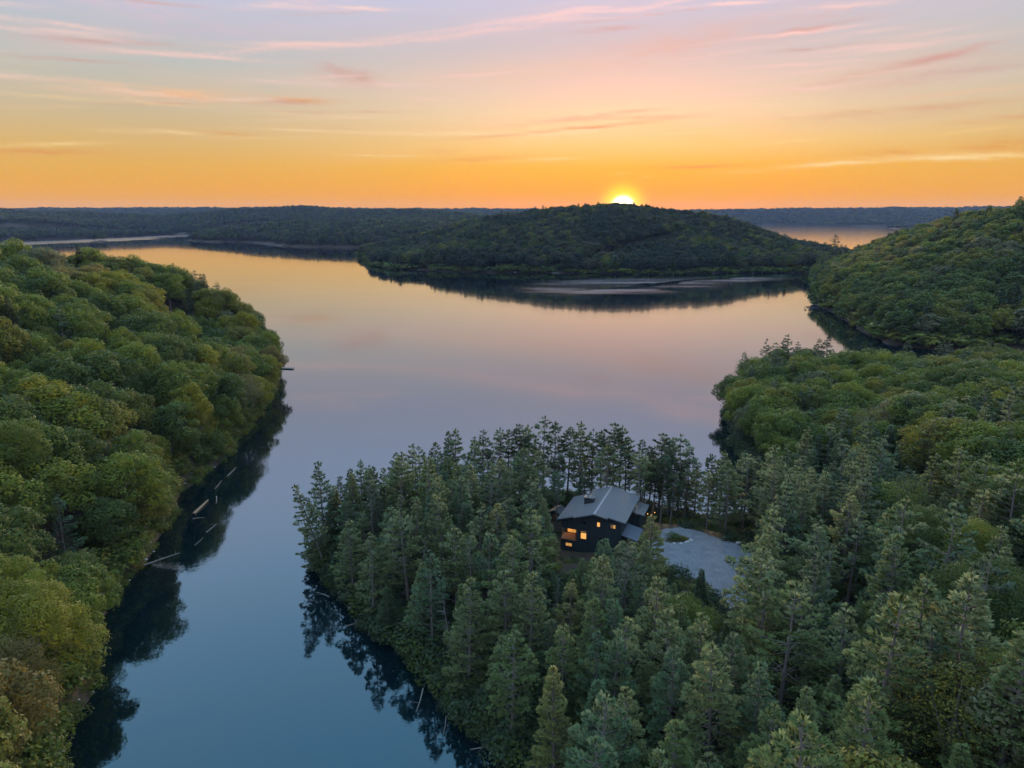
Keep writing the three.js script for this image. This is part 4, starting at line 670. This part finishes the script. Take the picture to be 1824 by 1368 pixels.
// ---------------------------------------------------------------- docks, boat, mast
const plank = [std(0.3, 0.26, 0.22, 0.9), std(0.25, 0.22, 0.19, 0.9), std(0.34, 0.3, 0.25, 0.9)];
function dock(x, z, len, wid, turn, label, name = 'dock') {
  const d = base(name, x, 0, z, turn); tag(d, label, 'dock', 'docks round the lake');
  const n = Math.round(len / 0.45), g = box(-wid / 2, wid / 2, 0.42, 0.47, -0.2, 0.2); for (let k = 0; k < n; k++) mesh('plank', g, plank[(k * 7) % 3], d).position.z = -len / 2 + 0.225 + k * 0.45;
  mesh('beam', box(-wid / 2 + 0.1, -wid / 2 + 0.25, 0.2, 0.418, -len / 2, len / 2), plank[1], d); mesh('beam', box(wid / 2 - 0.25, wid / 2 - 0.1, 0.2, 0.418, -len / 2, len / 2), plank[1], d);
  for (const sx of [-1, 1]) for (const sz of [-0.9, 0, 0.9]) { const p = new THREE.CylinderGeometry(0.09, 0.09, 2.2, 8); p.translate(sx * (wid / 2 - 0.32), -0.5, (sz * len) / 2.1); mesh('pile', p, plank[1], d); }
}
dock(-105.5, -322, 9, 2.2, Math.PI / 2 - 0.15, 'small wooden dock at the tip of the left bank');
dock(238.5, -536, 11, 1.6, Math.PI / 2 + 0.5, 'narrow dock below the right hill leading to the moored boat');
dock(282, -632, 8, 2.0, Math.PI / 2, 'low grey dock on the right shore beyond the moored boat');
dock(348, -862, 12, 2.6, Math.PI / 2, 'far pale dock where the right shore meets the sunset hill');
dock(52, -862, 9, 2.6, Math.PI / 2, 'pale dock at the foot of the sunset hill');
{
  const b = base('pontoon_boat', 231, 0, -541.5, Math.PI / 2 + 0.1); tag(b, 'dark moored pontoon boat with a canopy below the right hill', 'boat');
  for (const s of [-0.85, 0.85]) { const t = new THREE.CapsuleGeometry(0.36, 5.6, 6, 14); t.rotateX(Math.PI / 2); t.translate(s, 0.12, 0); mesh('pontoon', t, std(0.2, 0.21, 0.22, 0.4, { metalness: 0.6 }), b); }
  mesh('deck', new RoundedBoxGeometry(2.5, 0.16, 6.2, 2, 0.05).translate(0, 0.58, 0), dark, b);
  mesh('railing', mergeGeometries([box(-1.25, -1.2, 0.67, 1.35, -3, 2.8), box(1.2, 1.25, 0.67, 1.35, -3, 2.8), box(-1.19, 1.19, 0.67, 1.35, -3.05, -3)]), std(0.05, 0.06, 0.08, 0.6), b);
  mesh('canopy', new RoundedBoxGeometry(2.4, 0.12, 3.2, 2, 0.05).translate(0, 2.5, 0.6), std(0.03, 0.04, 0.06, 0.8), b);
  for (const sx of [-1.1, 1.1]) for (const sz of [-0.8, 2.0]) { const p = new THREE.CylinderGeometry(0.03, 0.03, 1.85, 6); p.translate(sx, 1.55, sz); mesh('pole', p, capMat, b); }
  mesh('seat', new RoundedBoxGeometry(0.7, 0.6, 1.8, 2, 0.1).translate(-0.8, 0.97, -1.8), std(0.3, 0.3, 0.3, 0.8), b); mesh('motor', new RoundedBoxGeometry(0.45, 0.8, 0.5, 2, 0.1).translate(0, 0.7, 3.35), dark, b);
}
{
  const x = -1200, z = -4025, y = ground(x, z), s = new Soup(); for (const [a, c] of [[-1, -1], [1, -1], [0, 1.2]]) s.tube([[a * 1.0, 0, c * 1.0], [a * 0.7, 120 - y, c * 0.7]], [0.25, 0.2], 5, [0.2, 0.19, 0.18]);
  const g = base('radio_mast', x, y, z); tag(g, 'thin lattice radio mast on the distant ridge', 'mast'); mesh('lattice', s.build(), bark, g);
  const l2 = new Soup(); for (let k = 0; k < 14; k++) { const yy = (k / 14) * (118 - y); l2.tube([[-0.9, yy, -0.9], [0.9, yy + 3, -0.9], [0, yy + 6, 1]], [0.12, 0.12, 0.12], 4, [0.2, 0.19, 0.18]); } mesh('bracing', l2.build(), bark, g);
  const tip = new THREE.CylinderGeometry(0.5, 0.5, 6, 8); tip.translate(0, 122 - y, 0); mesh('antenna', tip, std(0.3, 0.28, 0.26), g);
}
{
  const x = 369, z = -826, y = ground(x, z), g = base('pine_tree', x, y - 0.2, z); g.scale.setScalar((47 - y) / 20); tag(g, 'lone pine standing up from the saddle against the far lake', 'pine'); mesh('trunk', TALL[0].trunk, bark, g); mesh('crown', TALL[0].crown, NEEDLE_MATS[1], g);
}

renderer.render(scene, camera);
